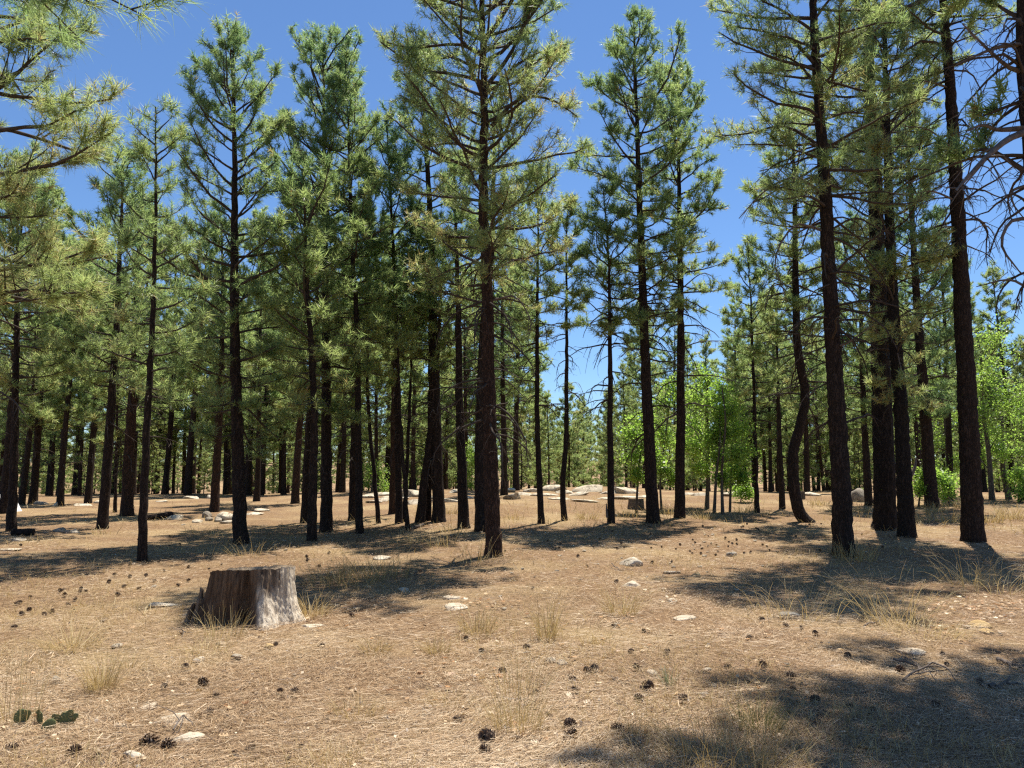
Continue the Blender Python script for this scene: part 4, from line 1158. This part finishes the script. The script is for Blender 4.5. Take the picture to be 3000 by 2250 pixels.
log('fallen log with a pale sawn end behind the slim front pine', (501, 1512), (425, 1524), 17, 'bark', 41)
log('dark rotting log lying at the foot of the far left pine', (36, 1566), (98, 1566), 22, 'bark_dark', 42, False)
log('short pale broken log in front of the leaning middle pine', (1240, 1540), (1207, 1550), 9, 'dead_branch', 43)

M['sheet'] = simple_mat('white_canvas', (.68, .69, .7), (.8, .81, .82), 3, .7, bs=.1)
def sheet():
    P = on_ground(4, 1508)
    P = on_plane(-4, 1500, P[1] + 1.0); P[2] = float(ground_z(P[0], P[1]))
    root = thing('tarp', 'white sloping tarp showing behind the leaning trunk at the left edge', 'tarp', P)
    m = px2m(P)
    for sgn in (-1, 1):
        n = 9; u = np.linspace(0, 1, n)
        U, W = np.meshgrid(u, np.linspace(0, 1, 7))
        x = sgn * .30 * U ; z = .62 * (1 - U) ** 1.12 + .02 * np.sin(W * 6) * U; y = (W - .5) * 1.5 * (1 + .1 * U)
        top = np.stack([x, y, z], -1).reshape(-1, 3)
        V = np.concatenate([top, top - [0, 0, .012]])
        F = []
        for r in range(6):
            for c in range(n - 1):
                q = [r * n + c, r * n + c + 1, (r + 1) * n + c + 1, (r + 1) * n + c]
                F += [q, [k + 7 * n for k in q[::-1]]]
        obj('canvas_panel', make_mesh('canvas_panel', V, np.array(F), M['sheet'], smooth=True), root)
    V, F = tubes(np.array([[[0, -.74, 0], [0, -.74, .4], [0, -.74, .61]]]), np.full((1, 3), .015), 6)
    obj('pole', make_mesh('pole', V, F, M['dead_branch']), root)
sheet()

def stick(label, pts, r, seed, lifts=None, forks=2):
    rng = np.random.default_rng(seed)
    q = np.array([on_ground(*p) for p in pts])
    if lifts is not None: q[:, 2] += lifts
    q[:, 2] += r
    c = catmull(q, 10); c[1:-1] += rng.normal(0, .008, (8, 3))
    root = thing('fallen_stick', label, 'stick', q[0], 'fallen sticks in the foreground')
    V, F = tubes(c[None], (r * np.linspace(1, .4, 10))[None], 6)
    stem = obj('stick_stem', make_mesh('stick_stem', V - q[0], F, M['dead_branch'], smooth=True), root)
    for k in range(forks):
        i = int(rng.integers(2, 8)); d = unit(c[i + 1] - c[i]); s = np.array([-d[1], d[0], .15]) * rng.choice([-1, 1])
        L = rng.uniform(.12, .3)
        b = np.array([c[i], c[i] + (d * .7 + s * .6) * L * .5, c[i] + (d * .6 + s * .9) * L])
        V, F = tubes(b[None], np.array([[r * .6, r * .5, r * .2]]), 5)
        obj('side_twig', make_mesh('side_twig', V - q[0], F, M['dead_branch'], smooth=True), stem)
stick('long arching stick lying across the shadow edge at lower right', [c8(1690, 585), c8(1790, 550), c8(1880, 565), c8(1935, 600)], .010, 61, [.0, .06, .06, .0])
stick('straight thin stick crossing the arching one at lower right', [c8(1650, 512), c8(1740, 540), c8(1840, 592)], .009, 62, [.04, .05, .0])
stick('bent stick above the arching one at lower right', [c8(1600, 430), c8(1680, 470), c8(1720, 510)], .007, 63)
stick('forked twig beside the big middle cone', [c8(430, 565), c8(500, 600), c8(560, 612)], .007, 64)
stick('small dark twigs beside the pointed pale rock', [c8(430, 88), c8(470, 105), c8(525, 108)], .008, 65, [.05, .0, .02])
stick('stick in the dark shade at lower middle right', [c8(1240, 600), c8(1310, 600), c8(1365, 615)], .007, 66)
stick('thick dark stick at the right edge in the shade', [c8(2100, 500), c8(2160, 520), c8(2230, 530)], .022, 67)
stick('broken branch in the shade near the right edge', [c8(2060, 615), c8(2120, 605), c8(2200, 608)], .018, 68)
stick('curved stick in the dry grass at right', [c8(1520, 350), c8(1580, 335), c8(1615, 300)], .009, 69, [0, .02, .08])
stick('thin stick in the litter left of the stump grass', [c7(775, 375), c7(800, 378), c7(835, 376)], .010, 70)
stick('twig lying over the long pale rock at lower left', [c7(745, 835), c7(790, 800), c7(830, 822)], .006, 71, [.05, .09, .06])

# ------------------------------------------------------------------ pine cones
def cone_mat():
    m, nt, n, l = newmat('pine_cone')
    t = attr(nt)
    c = ramp(nt, [(0, (.03, .02, .014)), (.5, (.09, .055, .034)), (.8, (.22, .145, .09)), (1, (.42, .33, .24))], t)
    out(nt, principled(nt, c.outputs[0], .6, .3))
    return m
M['cone'] = cone_mat()
def cone_mesh(seed):
    rng = np.random.default_rng(seed)
    g = Geo()
    k = 7
    ax = np.stack([np.zeros(k), np.zeros(k), np.linspace(-.8, .85, k)], -1)
    V, F = tubes(ax[None], np.array([[.1, .34, .42, .4, .3, .18, .04]]), 8); g.add(V, F, .1)
    n = 78
    for i in range(n):
        u = (i + .5) / n
        z = -.85 + 1.75 * u
        R = .80 * math.sin(math.pi * min(1, (u * .86 + .16))) ** .75 + .08
        a = i * 2.39996
        tilt = -.35 + 1.25 * u + rng.normal(0, .1)
        d = np.array([math.cos(a) * math.cos(tilt), math.sin(a) * math.cos(tilt), math.sin(tilt)])
        s = np.array([-math.sin(a), math.cos(a), 0]); up = np.cross(d, s)
        p0 = np.array([math.cos(a) * .25, math.sin(a) * .25, z - .1]); p1 = np.array([0, 0, z]) + d * R
        w = .17 * (1 - .45 * u)
        V = [p0 - s * .06, p0 + s * .06, p1 * .97 + s * w - up * .03 * -1, p1 * .97 - s * w + up * .03, p1 + d * .10 + up * .07, ]
        F = [[0, 1, 2, 3], [3, 2, 4, 4]]
        g.V.append(np.array(V)); 
        g.F.append(np.array([[0, 1, 2, 3]]) + g.n); g.T.append(np.array([.1, .1, .7, .7, 1.0])); 
        g.F.append(np.array([[3, 2, 4, 3]]) + g.n) if False else None
        g.n += 5
        # thickened tip of the scale
        q = [p1 * .97 + s * w, p1 * .97 - s * w, p1 + d * .07 - s * w * .4 - up * .10, p1 + d * .07 + s * w * .4 - up * .10]
        g.add(q, [[0, 1, 2, 3]], [.75, .75, .95, .95])
        q = [p1 * .97 + s * w, p1 * .97 - s * w, p1 + d * .09 - s * w * .35 + up * .08, p1 + d * .09 + s * w * .35 + up * .08]
        g.add(q, [[3, 2, 1, 0]], [.5, .5, .9, .9])
    return g.mesh('pine_cone', M['cone'])
CONES = [cone_mesh(i) for i in range(4)]
rng = np.random.default_rng(21)
def cone(px, py, L, label, group):
    P = on_ground(px, py)
    o = obj('pine_cone', CONES[int(rng.integers(4))], None, (P[0], P[1], P[2] + L * .22))
    s = L * .5 * .78
    o.scale = (s, s, s)
    o.rotation_euler = (rng.normal(math.pi / 2, .45), rng.normal(0, .3), rng.uniform(0, 6.28))
    tag(o, label, 'pine cone', group)
    return o
GCN = 'pine cones on the forest floor'
NAMED = [(c7(880, 608), .125, 'big upright pine cone below the left side of the stump'), (c7(800, 528), .085, 'pine cone just left below the stump grass'),
 (c7(935, 652), .07, 'half buried cone right below the big upright one'), (c7(650, 870), .15, 'big pine cone against the pinkish rock at lower left'),
 (c7(730, 885), .125, 'pine cone right of the big one by the pinkish rock'), (c7(320, 908), .12, 'sideways pine cone under the cactus at lower left'),
 (c7(45, 892), .11, 'pine cone in the bottom left corner'), (c7(1190, 430), .07, 'cone touching the yellowish stone'), (c7(1393, 436), .07, 'cone right of the yellowish stone'),
 (c7(1210, 642), .09, 'left one of two cones side by side below the stump'), (c7(1270, 638), .09, 'right one of two cones side by side below the stump'),
 (c7(905, 726), .08, 'cone halfway between the big upright cone and the tilted rock'), (c7(2105, 850), .155, 'biggest cone of the pair at bottom middle'),
 (c7(2098, 902), .11, 'lower cone of the pair at bottom middle'), (c7(1980, 762), .10, 'cone above the bottom middle pair'),
 (c8(585, 625), .145, 'largest cone in the middle foreground beside a forked twig'), (c8(550, 670), .10, 'cone just below the largest middle one'),
 (c8(325, 548), .10, 'left cone of the touching pair in the middle foreground'), (c8(358, 538), .10, 'right cone of the touching pair in the middle foreground'),
 (c8(250, 788), .125, 'upper cone of the stacked two at lower middle'), (c8(252, 828), .12, 'lower cone of the stacked two at lower middle'),
 (c8(455, 803), .11, 'cone right of the stacked two at lower middle'), (c8(1205, 572), .11, 'cone on the edge of the dark shade'),
 (c8(1215, 628), .08, 'cone just below the one on the shade edge'), (c8(1310, 680), .115, 'cone in the shade beside the green brown tuft'),
 (c8(1680, 550), .12, 'cone under the arching stick'), (c8(1450, 482), .10, 'cone above the shade edge at right'), (c8(1085, 523), .10, 'lone cone left of the shade edge')]
for q, L, lab in NAMED: cone(q[0], q[1], L * .92, lab, 'larger pine cones in the foreground')
SHARED = [c7(*q) for q in [(1020, 912), (1300, 882), (1255, 938), (2080, 462), (1520, 305), (2170, 550), (95, 299), (190, 299), (225, 287), (130, 222), (630, 130), (815, 150),
 (470, 159), (535, 177), (600, 187), (350, 187), (260, 197), (370, 197), (295, 257), (325, 234), (85, 247), (60, 355), (510, 212), (667, 152), (495, 127), (560, 135),
 (770, 172), (345, 200), (275, 190), (280, 215), (125, 280), (70, 250), (1080, 890), (420, 920), (2015, 405), (710, 615)]] + \
 [c8(*q) for q in [(515, 463), (670, 465), (260, 585), (275, 628), (740, 668), (160, 742), (1250, 357), (1310, 382), (1025, 400), (1080, 322), (570, 370), (65, 445), (440, 350),
 (90, 185), (285, 47), (325, 87), (605, 74), (1880, 517), (1860, 472), (2025, 597), (100, 642), (540, 532), (930, 532), (1185, 350), (455, 12), (880, 40), (450, 157), (690, 70),
 (1830, 690), (1560, 720), (1340, 750), (1460, 705)]]
for q in SHARED: cone(q[0], q[1], rng.uniform(.06, .09), 'smaller dark pine cone lying among the needles', GCN)
for i in range(105):
    px, py = (rng.normal(2080, 260), rng.uniform(1535, 1625)) if i < 75 else (rng.uniform(60, 1400), rng.uniform(1570, 1680))
    cone(px, py, rng.uniform(.055, .085), 'tiny looking dark pine cone scattered on the open ground', 'pine cones further off')

# ------------------------------------------------------------------ grass
def blades(C, n, h, spread, rng, w=.0035, arch=.9, el=1.25, tint=.65, K=5, tsd=.18):
    """n blades round C -> verts, quads, tint"""
    az = rng.uniform(0, 6.283, n)
    r = spread * np.sqrt(rng.uniform(0, 1, n))
    st = np.stack([C[0] + r * np.sin(az), C[1] + r * np.cos(az), np.full(n, C[2])], -1)
    az = az + rng.normal(0, .6, n)
    L = h * rng.uniform(.35, 1.1, n)
    e0 = np.clip(rng.normal(el, .22, n), .2, 1.55)
    P = grow(st, az, L, e0, e0 - arch * rng.uniform(.2, 1.4, n), K, rng, .06, 1.6)
    side = np.stack([np.cos(az), -np.sin(az), 0 * az], -1)
    side = unit(side + rng.normal(0, .5, side.shape))
    W = (w * np.linspace(1, .25, K))[None, :, None] * .5
    V = np.stack([P - side[:, None] * W, P + side[:, None] * W], 2).reshape(-1, 3)
    b = np.arange(n)[:, None] * K * 2; k = np.arange(K - 1)[None] * 2
    F = np.stack([b + k, b + k + 1, b + k + 3, b + k + 2], -1).reshape(-1, 4)
    t = np.repeat(np.clip(rng.normal(tint, tsd, n), 0, 1), K * 2)
    return V, F, t

def tuft(px, py, hpx, n, label, seed, spread=.1, arch=.9, el=1.2, mat='grass', tint=.65, w=.0035, group='dry grass tufts', tsd=.18):
    P = on_ground(px, py); h = hpx * px2m(P)
    rng = np.random.default_rng(seed)
    V, F, t = blades((0, 0, -.01), int(n * 1.25), h, spread, rng, max(w, .0007 * P[1]), arch, el, tint, 5, tsd)
    o = obj('grass_tuft', make_mesh('grass_tuft', V, F, M[mat], t), None, P)
    return tag(o, label, 'grass', group)
TF = [
 (c7(440, 625), 150, 170, 'tall straw coloured tuft at left below the stump', .10, .7, 1.25, .72), (c7(310, 440), 110, 150, 'sprawling pale tuft at the left edge above the tall one', .22, 1.0, .9, .72),
 (c7(40, 770), 270, 60, 'long pale stems rising at the bottom left edge', .2, .4, 1.35, .85), (c7(960, 400), 105, 70, 'tuft with tall curled stems in front of the stump', .24, .6, 1.3, .8),
 (c7(900, 455), 60, 90, 'low tuft below the stump front', .2, 1.0, 1.0, .7), (c7(1620, 460), 60, 120, 'low dense tuft right of the cones below the stump', .13, .9, 1.1, .6),
 (c7(1885, 460), 70, 100, 'low tuft left of the dry leaves in the middle', .12, .9, 1.1, .66), (c7(1540, 730), 80, 130, 'grey straw tuft in the middle foreground', .16, .9, 1.05, .55),
 (c7(1945, 680), 60, 110, 'flat tuft above the bottom middle cones', .16, 1.0, .95, .62), (c7(1340, 300), 80, 130, 'tuft at the right foot of the stump', .2, .9, 1.1, .7),
 (c7(2060, 380), 110, 110, 'upright tuft beside the reddish leaves right of the stump', .16, .8, 1.2, .7), (c7(1480, 160), 90, 160, 'grass in the shadow of the near pine', .6, .8, 1.1, .6),
 (c7(1620, 130), 100, 140, 'second grass clump in the near pine shadow', .6, .8, 1.1, .6), (c7(2060, 70), 110, 34, 'thin seed stems left of the near pine foot', .4, .8, 1.2, .8),
 (c7(1080, 40), 60, 30, 'thin pale stems behind the stump', .35, .7, 1.2, .8), (c7(930, 30), 60, 20, 'sparse pale stems left behind the stump', .35, .7, 1.2, .8),
 (c8(150, 400), 150, 110, 'tall upright straw tuft right of the middle', .10, .5, 1.32, .72), (c8(470, 290), 110, 110, 'low tuft above the right middle cones', .2, .8, 1.15, .68),
 (c8(1660, 330), 190, 110, 'large tuft of long arching stems on the right', .38, 1.1, 1.05, .78), (c8(1230, 300), 150, 60, 'sparse arching stems at the shadow edge', .5, 1.0, 1.1, .75),
 (c8(1780, 380), 80, 140, 'pale low grass below the large arching tuft', .4, 1.0, .9, .8), (c8(1440, 250), 130, 26, 'long single stems before the big right pine', .4, .8, 1.1, .75),
 (c8(2100, 200), 130, 40, 'hooked stems near the right edge', .4, 1.6, 1.25, .8), (c8(900, 945), 190, 180, 'long drooping tuft at the bottom right of the middle', .28, 1.0, 1.1, .55),
 (c8(1110, 990), 170, 80, 'stems at the bottom edge beside the drooping tuft', .2, .9, 1.15, .6), (c8(25, 800), 210, 120, 'straw tuft at bottom middle beside the stacked cones', .14, .6, 1.25, .72),
 (c8(545, 815), 80, 60, 'small stiff tuft right of the stacked cones', .07, .6, 1.25, .6), (c8(1490, 740), 70, 26, 'few bleached curled stems in the shade', .1, 1.2, 1.2, .9),
 (c8(350, 430), 70, 60, 'small straw tuft left of the two middle cones', .12, .9, 1.1, .66), (c8(30, 640), 150, 70, 'thin upright straw stems left of the middle cones', .2, .5, 1.3, .7),
 (c7(560, 530), 80, 40, 'thin straw blades right of the left tufts', .15, .7, 1.1, .75), (c7(740, 690), 40, 50, 'small greenish tuft by the lichen rock', .08, .8, 1.1, .4),
 (c8(1980, 170), 150, 50, 'arching stems left of the right edge', .4, 1.1, 1.1, .75), (c7(1430, 960), 110, 90, 'tuft at the bottom edge left of the cone pair', .15, .8, 1.1, .66),
 (c7(2170, 770), 90, 90, 'pale tuft right of the bottom middle cones', .16, .9, 1.1, .7), (c8(1480, 60), 80, 120, 'dry seed grass at the foot of the big right pine', .4, .9, 1.15, .6)]
for i, (q, h, n, lab, sp, ar, el, ti) in enumerate(TF):
    tuft(q[0], q[1], h, n, lab, 1300 + i, sp, ar, el, 'grass', ti)
tuft(*c8(1060, 790), 95, 260, 'dense green brown bunch grass at the shade edge', 1350, .15, .6, 1.2, 'green_grass', .45, tsd=.3)
tuft(*c8(675, 598), 60, 46, 'small grey green spiky plant in the middle foreground', 1351, .04, .3, 1.1, 'yucca', .6, .006, 'spiky plants')
MF = [(1250, 1500, 30, 60), (1310, 1505, 30, 60), (580, 1560, 34, 26), (625, 1570, 26, 20), (2780, 1530, 50, 90), (2690, 1530, 45, 80), (2900, 1530, 50, 110), (2960, 1520, 50, 110), (2830, 1490, 45, 80),
      (2740, 1500, 45, 60), (2520, 1500, 36, 60), (2460, 1500, 34, 60), (2400, 1480, 34, 50), (1720, 1520, 34, 70), (1840, 1515, 34, 70), (1950, 1505, 36, 60), (2060, 1520, 34, 50),
      (2180, 1500, 34, 50), (1500, 1520, 26, 50), (300, 1565, 40, 24), (110, 1525, 20, 40), (1330, 1560, 50, 30), (1210, 1590, 60, 40), (1290, 1600, 70, 40)]
for i, (px, py, h, n) in enumerate(MF):
    tuft(px, py, h, n, 'pale dry grass clump among the pines', 1400 + i, .35, .8, 1.15, 'grass', .72, group='dry grass clumps among the pines')

# grass that nobody could count: thin cover by patches
def sample_ground(n, rng, y0, y1, p=1.0, x0=-350, x1=3350):
    """points on the floor, spread evenly over the view"""
    px = rng.uniform(x0, x1, n); py = y0 + (y1 - y0) * rng.uniform(0, 1, n) ** p
    u = (px - 1500) / FPX; v = (1125 - py) / FPX
    D = np.stack([u, CP - SP * v, SP + CP * v], -1)
    t = -EYE / D[:, 2]
    Pn = D * t[:, None]
    t = np.where(D[:, 2] < -.001, t, 200.)
    tt = np.minimum(t, 60)
    for _ in range(14):                       # walk to the sloping floor
        Q = D * tt[:, None]
        g = ground_z(Q[:, 0], Q[:, 1])
        tt = tt + (g - (EYE + Q[:, 2])) / np.minimum(D[:, 2] - .04, -.03) * .75
        tt = np.clip(tt, 1.2, 46)
    Q = D * tt[:, None]
    Q[:, 2] = ground_z(Q[:, 0], Q[:, 1])
    return Q

def cover():
    rng = np.random.default_rng(8)
    Q = sample_ground(60000, rng, 1455, 2420, 1.0)
    f = fbm(np.stack([Q[:, 0] * .55, Q[:, 1] * .55, Q[:, 0] * 0], -1), 3, 3)
    band = np.exp(-((Q[:, 1] - 26) / 6) ** 2) * (Q[:, 0] > -2) * .5 + .3 * (Q[:, 1] > 20) * (Q[:, 0] > 8)
    keep = rng.uniform(-.2, .45, len(Q)) < f + band - .02
    Q = Q[keep]; n = len(Q)
    az = rng.uniform(0, 6.283, n); L = rng.uniform(.05, .2, n) * (1 + .6 * (Q[:, 1] > 20))
    e0 = rng.normal(.95, .35, n)
    P = grow(Q - [0, 0, .005], az, L, e0, e0 - rng.uniform(.1, 1.2, n), 3, rng, .1)
    side = unit(np.stack([np.cos(az), -np.sin(az), 0 * az], -1) + rng.normal(0, .5, (n, 3)))
    W = np.maximum(.0036, .00055 * Q[:, 1])[:, None, None] * np.array([1, .8, .25])[None, :, None] * .5
    V = np.stack([P - side[:, None] * W, P + side[:, None] * W], 2).reshape(-1, 3)
    b = np.arange(n)[:, None] * 6; k = np.arange(2)[None] * 2
    F = np.stack([b + k, b + k + 1, b + k + 3, b + k + 2], -1).reshape(-1, 4)
    t = np.repeat(np.clip(rng.normal(.6, .2, n), 0, 1), 6)
    o = obj('dry_grass', make_mesh('dry_grass', V, F, M['grass'], t))
    tag(o, 'thin short dry grass growing through the needle litter', 'grass', kind='stuff')
cover()

# ------------------------------------------------------------------ needle litter
def litter():
    rng = np.random.default_rng(9)
    Q = sample_ground(360000, rng, 1535, 2480, 1.0)
    n = len(Q)
    f = fbm(np.stack([Q[:, 0] * 1.1, Q[:, 1] * 1.1, Q[:, 0] * 0], -1), 13, 3)
    keep = rng.uniform(-.75, .5, n) < f + .25
    Q = Q[keep]; f = f[keep]; n = len(Q)
    flow = 2.5 * vnoise(np.stack([Q[:, 0] * .9, Q[:, 1] * .9, Q[:, 0] * 0], -1), 23)
    a = np.where(rng.uniform(0, 1, n) < .55, flow + rng.normal(0, .5, n), rng.uniform(0, 6.283, n))
    L = rng.uniform(.07, .18, n)
    d = np.stack([np.cos(a), np.sin(a), rng.normal(0, .10, n)], -1)
    s = np.stack([-np.sin(a), np.cos(a), rng.normal(0, .3, n)], -1)
    w = np.maximum(.0026, .0004 * Q[:, 1])[:, None] * .5
    z = rng.uniform(.002, .032, n)[:, None] * [0, 0, 1]
    bow = s * (rng.normal(0, .05, n) * L)[:, None] + np.array([0, 0, 1.]) * (rng.uniform(0, .09, n) * L)[:, None]
    A = Q + z - d * L[:, None] * .5; B = Q + z + bow; C = Q + z + d * L[:, None] * .5
    for arr in (A, B, C):
        g = ground_z(arr[:, 0], arr[:, 1]) + .001
        arr[:, 2] = np.maximum(arr[:, 2], g)
    V = np.stack([A - s * w, A + s * w, C + bow], 1).reshape(-1, 3)
    F = np.arange(3 * n).reshape(-1, 3)
    big = fbm(np.stack([Q[:, 0] * .5, Q[:, 1] * .5, Q[:, 0] * 0 + 4], -1), 41, 2)
    t = np.repeat(np.clip(rng.normal(.60, .28, n) + .42 * big, 0, 1), 3)
    o = obj('needle_litter', make_mesh('needle_litter', V, F, M['litter'], t))
    tag(o, 'thick mat of fallen tan pine needles over the floor', 'litter', kind='stuff')
litter()

def debris():
    """bark flakes, cone scales and bits of twig lying in the litter"""
    rng = np.random.default_rng(19)
    Q = sample_ground(9000, rng, 1540, 2440, 1.0)
    n = len(Q)
    a = rng.uniform(0, 6.283, n); twig = rng.uniform(0, 1, n) < .3
    L = np.where(twig, rng.uniform(.05, .18, n), rng.uniform(.008, .03, n)); W = np.where(twig, rng.uniform(.003, .006, n), L * rng.uniform(.4, .9, n))
    d = np.stack([np.cos(a), np.sin(a), rng.normal(0, .2, n)], -1) * L[:, None] * .5
    s = np.stack([-np.sin(a), np.cos(a), rng.normal(0, .4, n)], -1) * W[:, None] * .5
    C = Q + [0, 0, .03]
    V = np.stack([C - d - s * .7, C - d * .8 + s, C + d + s * .6, C + d * .7 - s], 1).reshape(-1, 3)
    t = np.repeat(np.clip(np.where(rng.uniform(0, 1, n) < .78, rng.uniform(0, .18, n), rng.uniform(.7, 1, n)), 0, 1), 4)
    o = obj('forest_debris', make_mesh('forest_debris', V, np.arange(4 * n).reshape(-1, 4), M['litter'], t))
    tag(o, 'bits of dark bark and twig scattered through the litter', 'debris', kind='stuff')
debris()

# ------------------------------------------------------------------ dry oak leaves
LEAF = np.array([(0, 0), (.12, .10), (.2, .24), (.32, .12), (.45, .30), (.56, .14), (.72, .26), (.80, .10), (1, 0), (.80, -.10), (.72, -.26), (.56, -.14), (.45, -.30), (.32, -.12), (.2, -.24), (.12, -.10)])
def leaf_geo(C, S, yaw, curl, rng):
    V = np.stack([(LEAF[:, 0] - .5), LEAF[:, 1], curl * ((LEAF[:, 0] - .5) ** 2 * 1.6 + LEAF[:, 1] ** 2 * 2.0)], -1)
    R = np.array([[math.cos(yaw), -math.sin(yaw), 0], [math.sin(yaw), math.cos(yaw), 0], [0, 0, 1]])
    tx = rng.normal(0, .35); RX = np.array([[1, 0, 0], [0, math.cos(tx), -math.sin(tx)], [0, math.sin(tx), math.cos(tx)]])
    V = (V @ RX.T @ R.T) * S + C
    F = [[0, 1, 15, 15]] 
    Q = [[1, 2, 14, 15], [2, 3, 13, 14], [3, 4, 12, 13], [4, 5, 11, 12], [5, 6, 10, 11], [6, 7, 9, 10]]
    return V, Q
def leaves():
    rng = np.random.default_rng(15)
    g = Geo()
    spots = [(c8(2000, 275), 70, 190, 42), (c8(1900, 250), 40, 120, 30), (c8(2150, 260), 40, 120, 40), (c7(2080, 250), 30, 140, 30), (c7(1540, 270), 22, 90, 26), (c7(2100, 580), 12, 60, 40), (c8(490, 305), 16, 70, 20),
             (c8(1030, 620), 12, 60, 26), (c8(1880, 370), 26, 90, 26), (c8(60, 830), 12, 60, 40), (c7(180, 740), 16, 130, 40), (c7(1500, 600), 90, 1600, 330), (c8(1100, 300), 90, 1200, 200), (c7(1200, 250), 40, 1200, 120)]
    for (cx, cy), n, sx, sy in spots:
        for _ in range(n):
            P = on_ground(cx + rng.normal(0, sx * .4), min(cy + rng.normal(0, sy * .4), 2240))
            S = rng.uniform(.05, .085)
            V, F = leaf_geo(P + [0, 0, .02], S, rng.uniform(0, 6.28), rng.uniform(-.6, .9), rng)
            g.add(V, F, np.clip(rng.normal(.55, .3), 0, 1))
    o = obj('dry_leaves', g.mesh('dry_leaves', M['dead_leaf']))
    tag(o, 'dry tan oak leaves strewn over the litter', 'leaves', kind='stuff')
    for (q, S, yaw, lab, t) in [(c8(1528, 895), .15, 2.6, 'pale lobed oak leaf lying alone in the dark shade', .95), (c8(245, 655), .07, .5, 'white curled leaf beside the lower middle cones', 1.0),
                             (c8(375, 605), .09, .2, 'pale leaf left of the largest middle cone', .95), (c7(1235, 606), .07, .1, 'pale leaf above the two cones side by side', .8),
                             (c7(968, 835), .08, .4, 'tan leaf right of the broad pale rock', .7), (c7(2010, 740), .09, 1.0, 'pale leaf right of the cone above the bottom pair', .9),
                             (c8(1145, 510), .06, .9, 'small tan leaf near the lone cone', .7), (c8(690, 225), .09, .2, 'bleached leaf by the small pale stone', .9)]:
        P = on_ground(*q)
        V, F = leaf_geo(np.array([0, 0, .02]), S, yaw, .5, rng)
        me = make_mesh('dead_leaf', V, np.array(F), M['dead_leaf'], np.full(len(V), t))
        tag(obj('oak_leaf', me, None, P), lab, 'leaf', 'single dry oak leaves')
leaves()

# ------------------------------------------------------------------ prickly pear
def cactus_mat():
    m, nt, n, l = newmat('prickly_pear')
    v = mapped(nt, (1, 1, 1)); f = noise(nt, v, 12, 4)
    vo = N(nt, 'TexVoronoi', Scale=55.0); l.new(v, vo.inputs['Vector'])
    dots = ramp(nt, [(.12, (.36, .30, .16)), (.2, (0, 0, 0))], vo.outputs[0])
    c = ramp(nt, [(.3, (.08, .10, .036)), (.6, (.13, .15, .055)), (.8, (.12, .11, .05))], f)
    mk = ramp(nt, [(.12, (1, 1, 1)), (.2, (0, 0, 0))], vo.outputs[0])
    out(nt, principled(nt, mixc(nt, mk.outputs[0], c.outputs[0], (.34, .28, .15)), .55, .35))
    return m
M['cactus'] = cactus_mat()
def cactus():
    Pb = on_ground(*c7(190, 780))
    root = thing('prickly_pear', 'low prickly pear cactus with dull green pads at the lower left', 'cactus', Pb)
    m = px2m(Pb)
    rng = np.random.default_rng(4)
    def pad(cx, cy, r, tilt, ph, yaw=0., dy=0.):
        C = on_plane(*c7(cx, cy), Pb[1] + dy)
        p = ICO_V[:, :].copy()
        p = p * [1, .17, 1.12]
        p[:, 0] *= (1 + .12 * p[:, 2])
        p = p * (1 + .03 * fbm(p * 3 + ph, 6, 2)[:, None])
        R = np.array([[math.cos(tilt), 0, math.sin(tilt)], [0, 1, 0], [-math.sin(tilt), 0, math.cos(tilt)]])
        Rz = np.array([[math.cos(yaw), -math.sin(yaw), 0], [math.sin(yaw), math.cos(yaw), 0], [0, 0, 1]])
        p = p @ R.T @ Rz.T * (r / 1.4747 * m)
        po = obj('pad', make_mesh('pad', p + C - Pb, ICO_F, M['cactus'], smooth=True), root)
        k = 46
        idx = rng.integers(0, len(p), k); d = unit(p[idx])
        A = p[idx] + C - Pb
        T = np.stack([A, A + d * rng.uniform(.012, .03, (k, 1))], 1)
        V, F = tubes(T, np.tile([[.0011, .0005]], (k, 1)), 3)
        sp = obj('spines', make_mesh('spines', V, F, M['grass'], np.full(len(V), .9)), po); sp['kind'] = 'stuff'
    pad(92, 738, 30, .5, 1, .3); pad(122, 722, 12, .9, 2)
    pad(172, 742, 24, -.5, 3, -.5); pad(165, 718, 10, .2, 4)
    pad(290, 752, 34, .15, 5, .2); pad(304, 722, 14, -.1, 6, .2); pad(325, 735, 12, .6, 7, .3); pad(252, 745, 16, -.7, 8, -.3); pad(235, 738, 12, -.4, 9)
    pad(210, 775, 26, 1.1, 10, .8, -.1)
cactus()
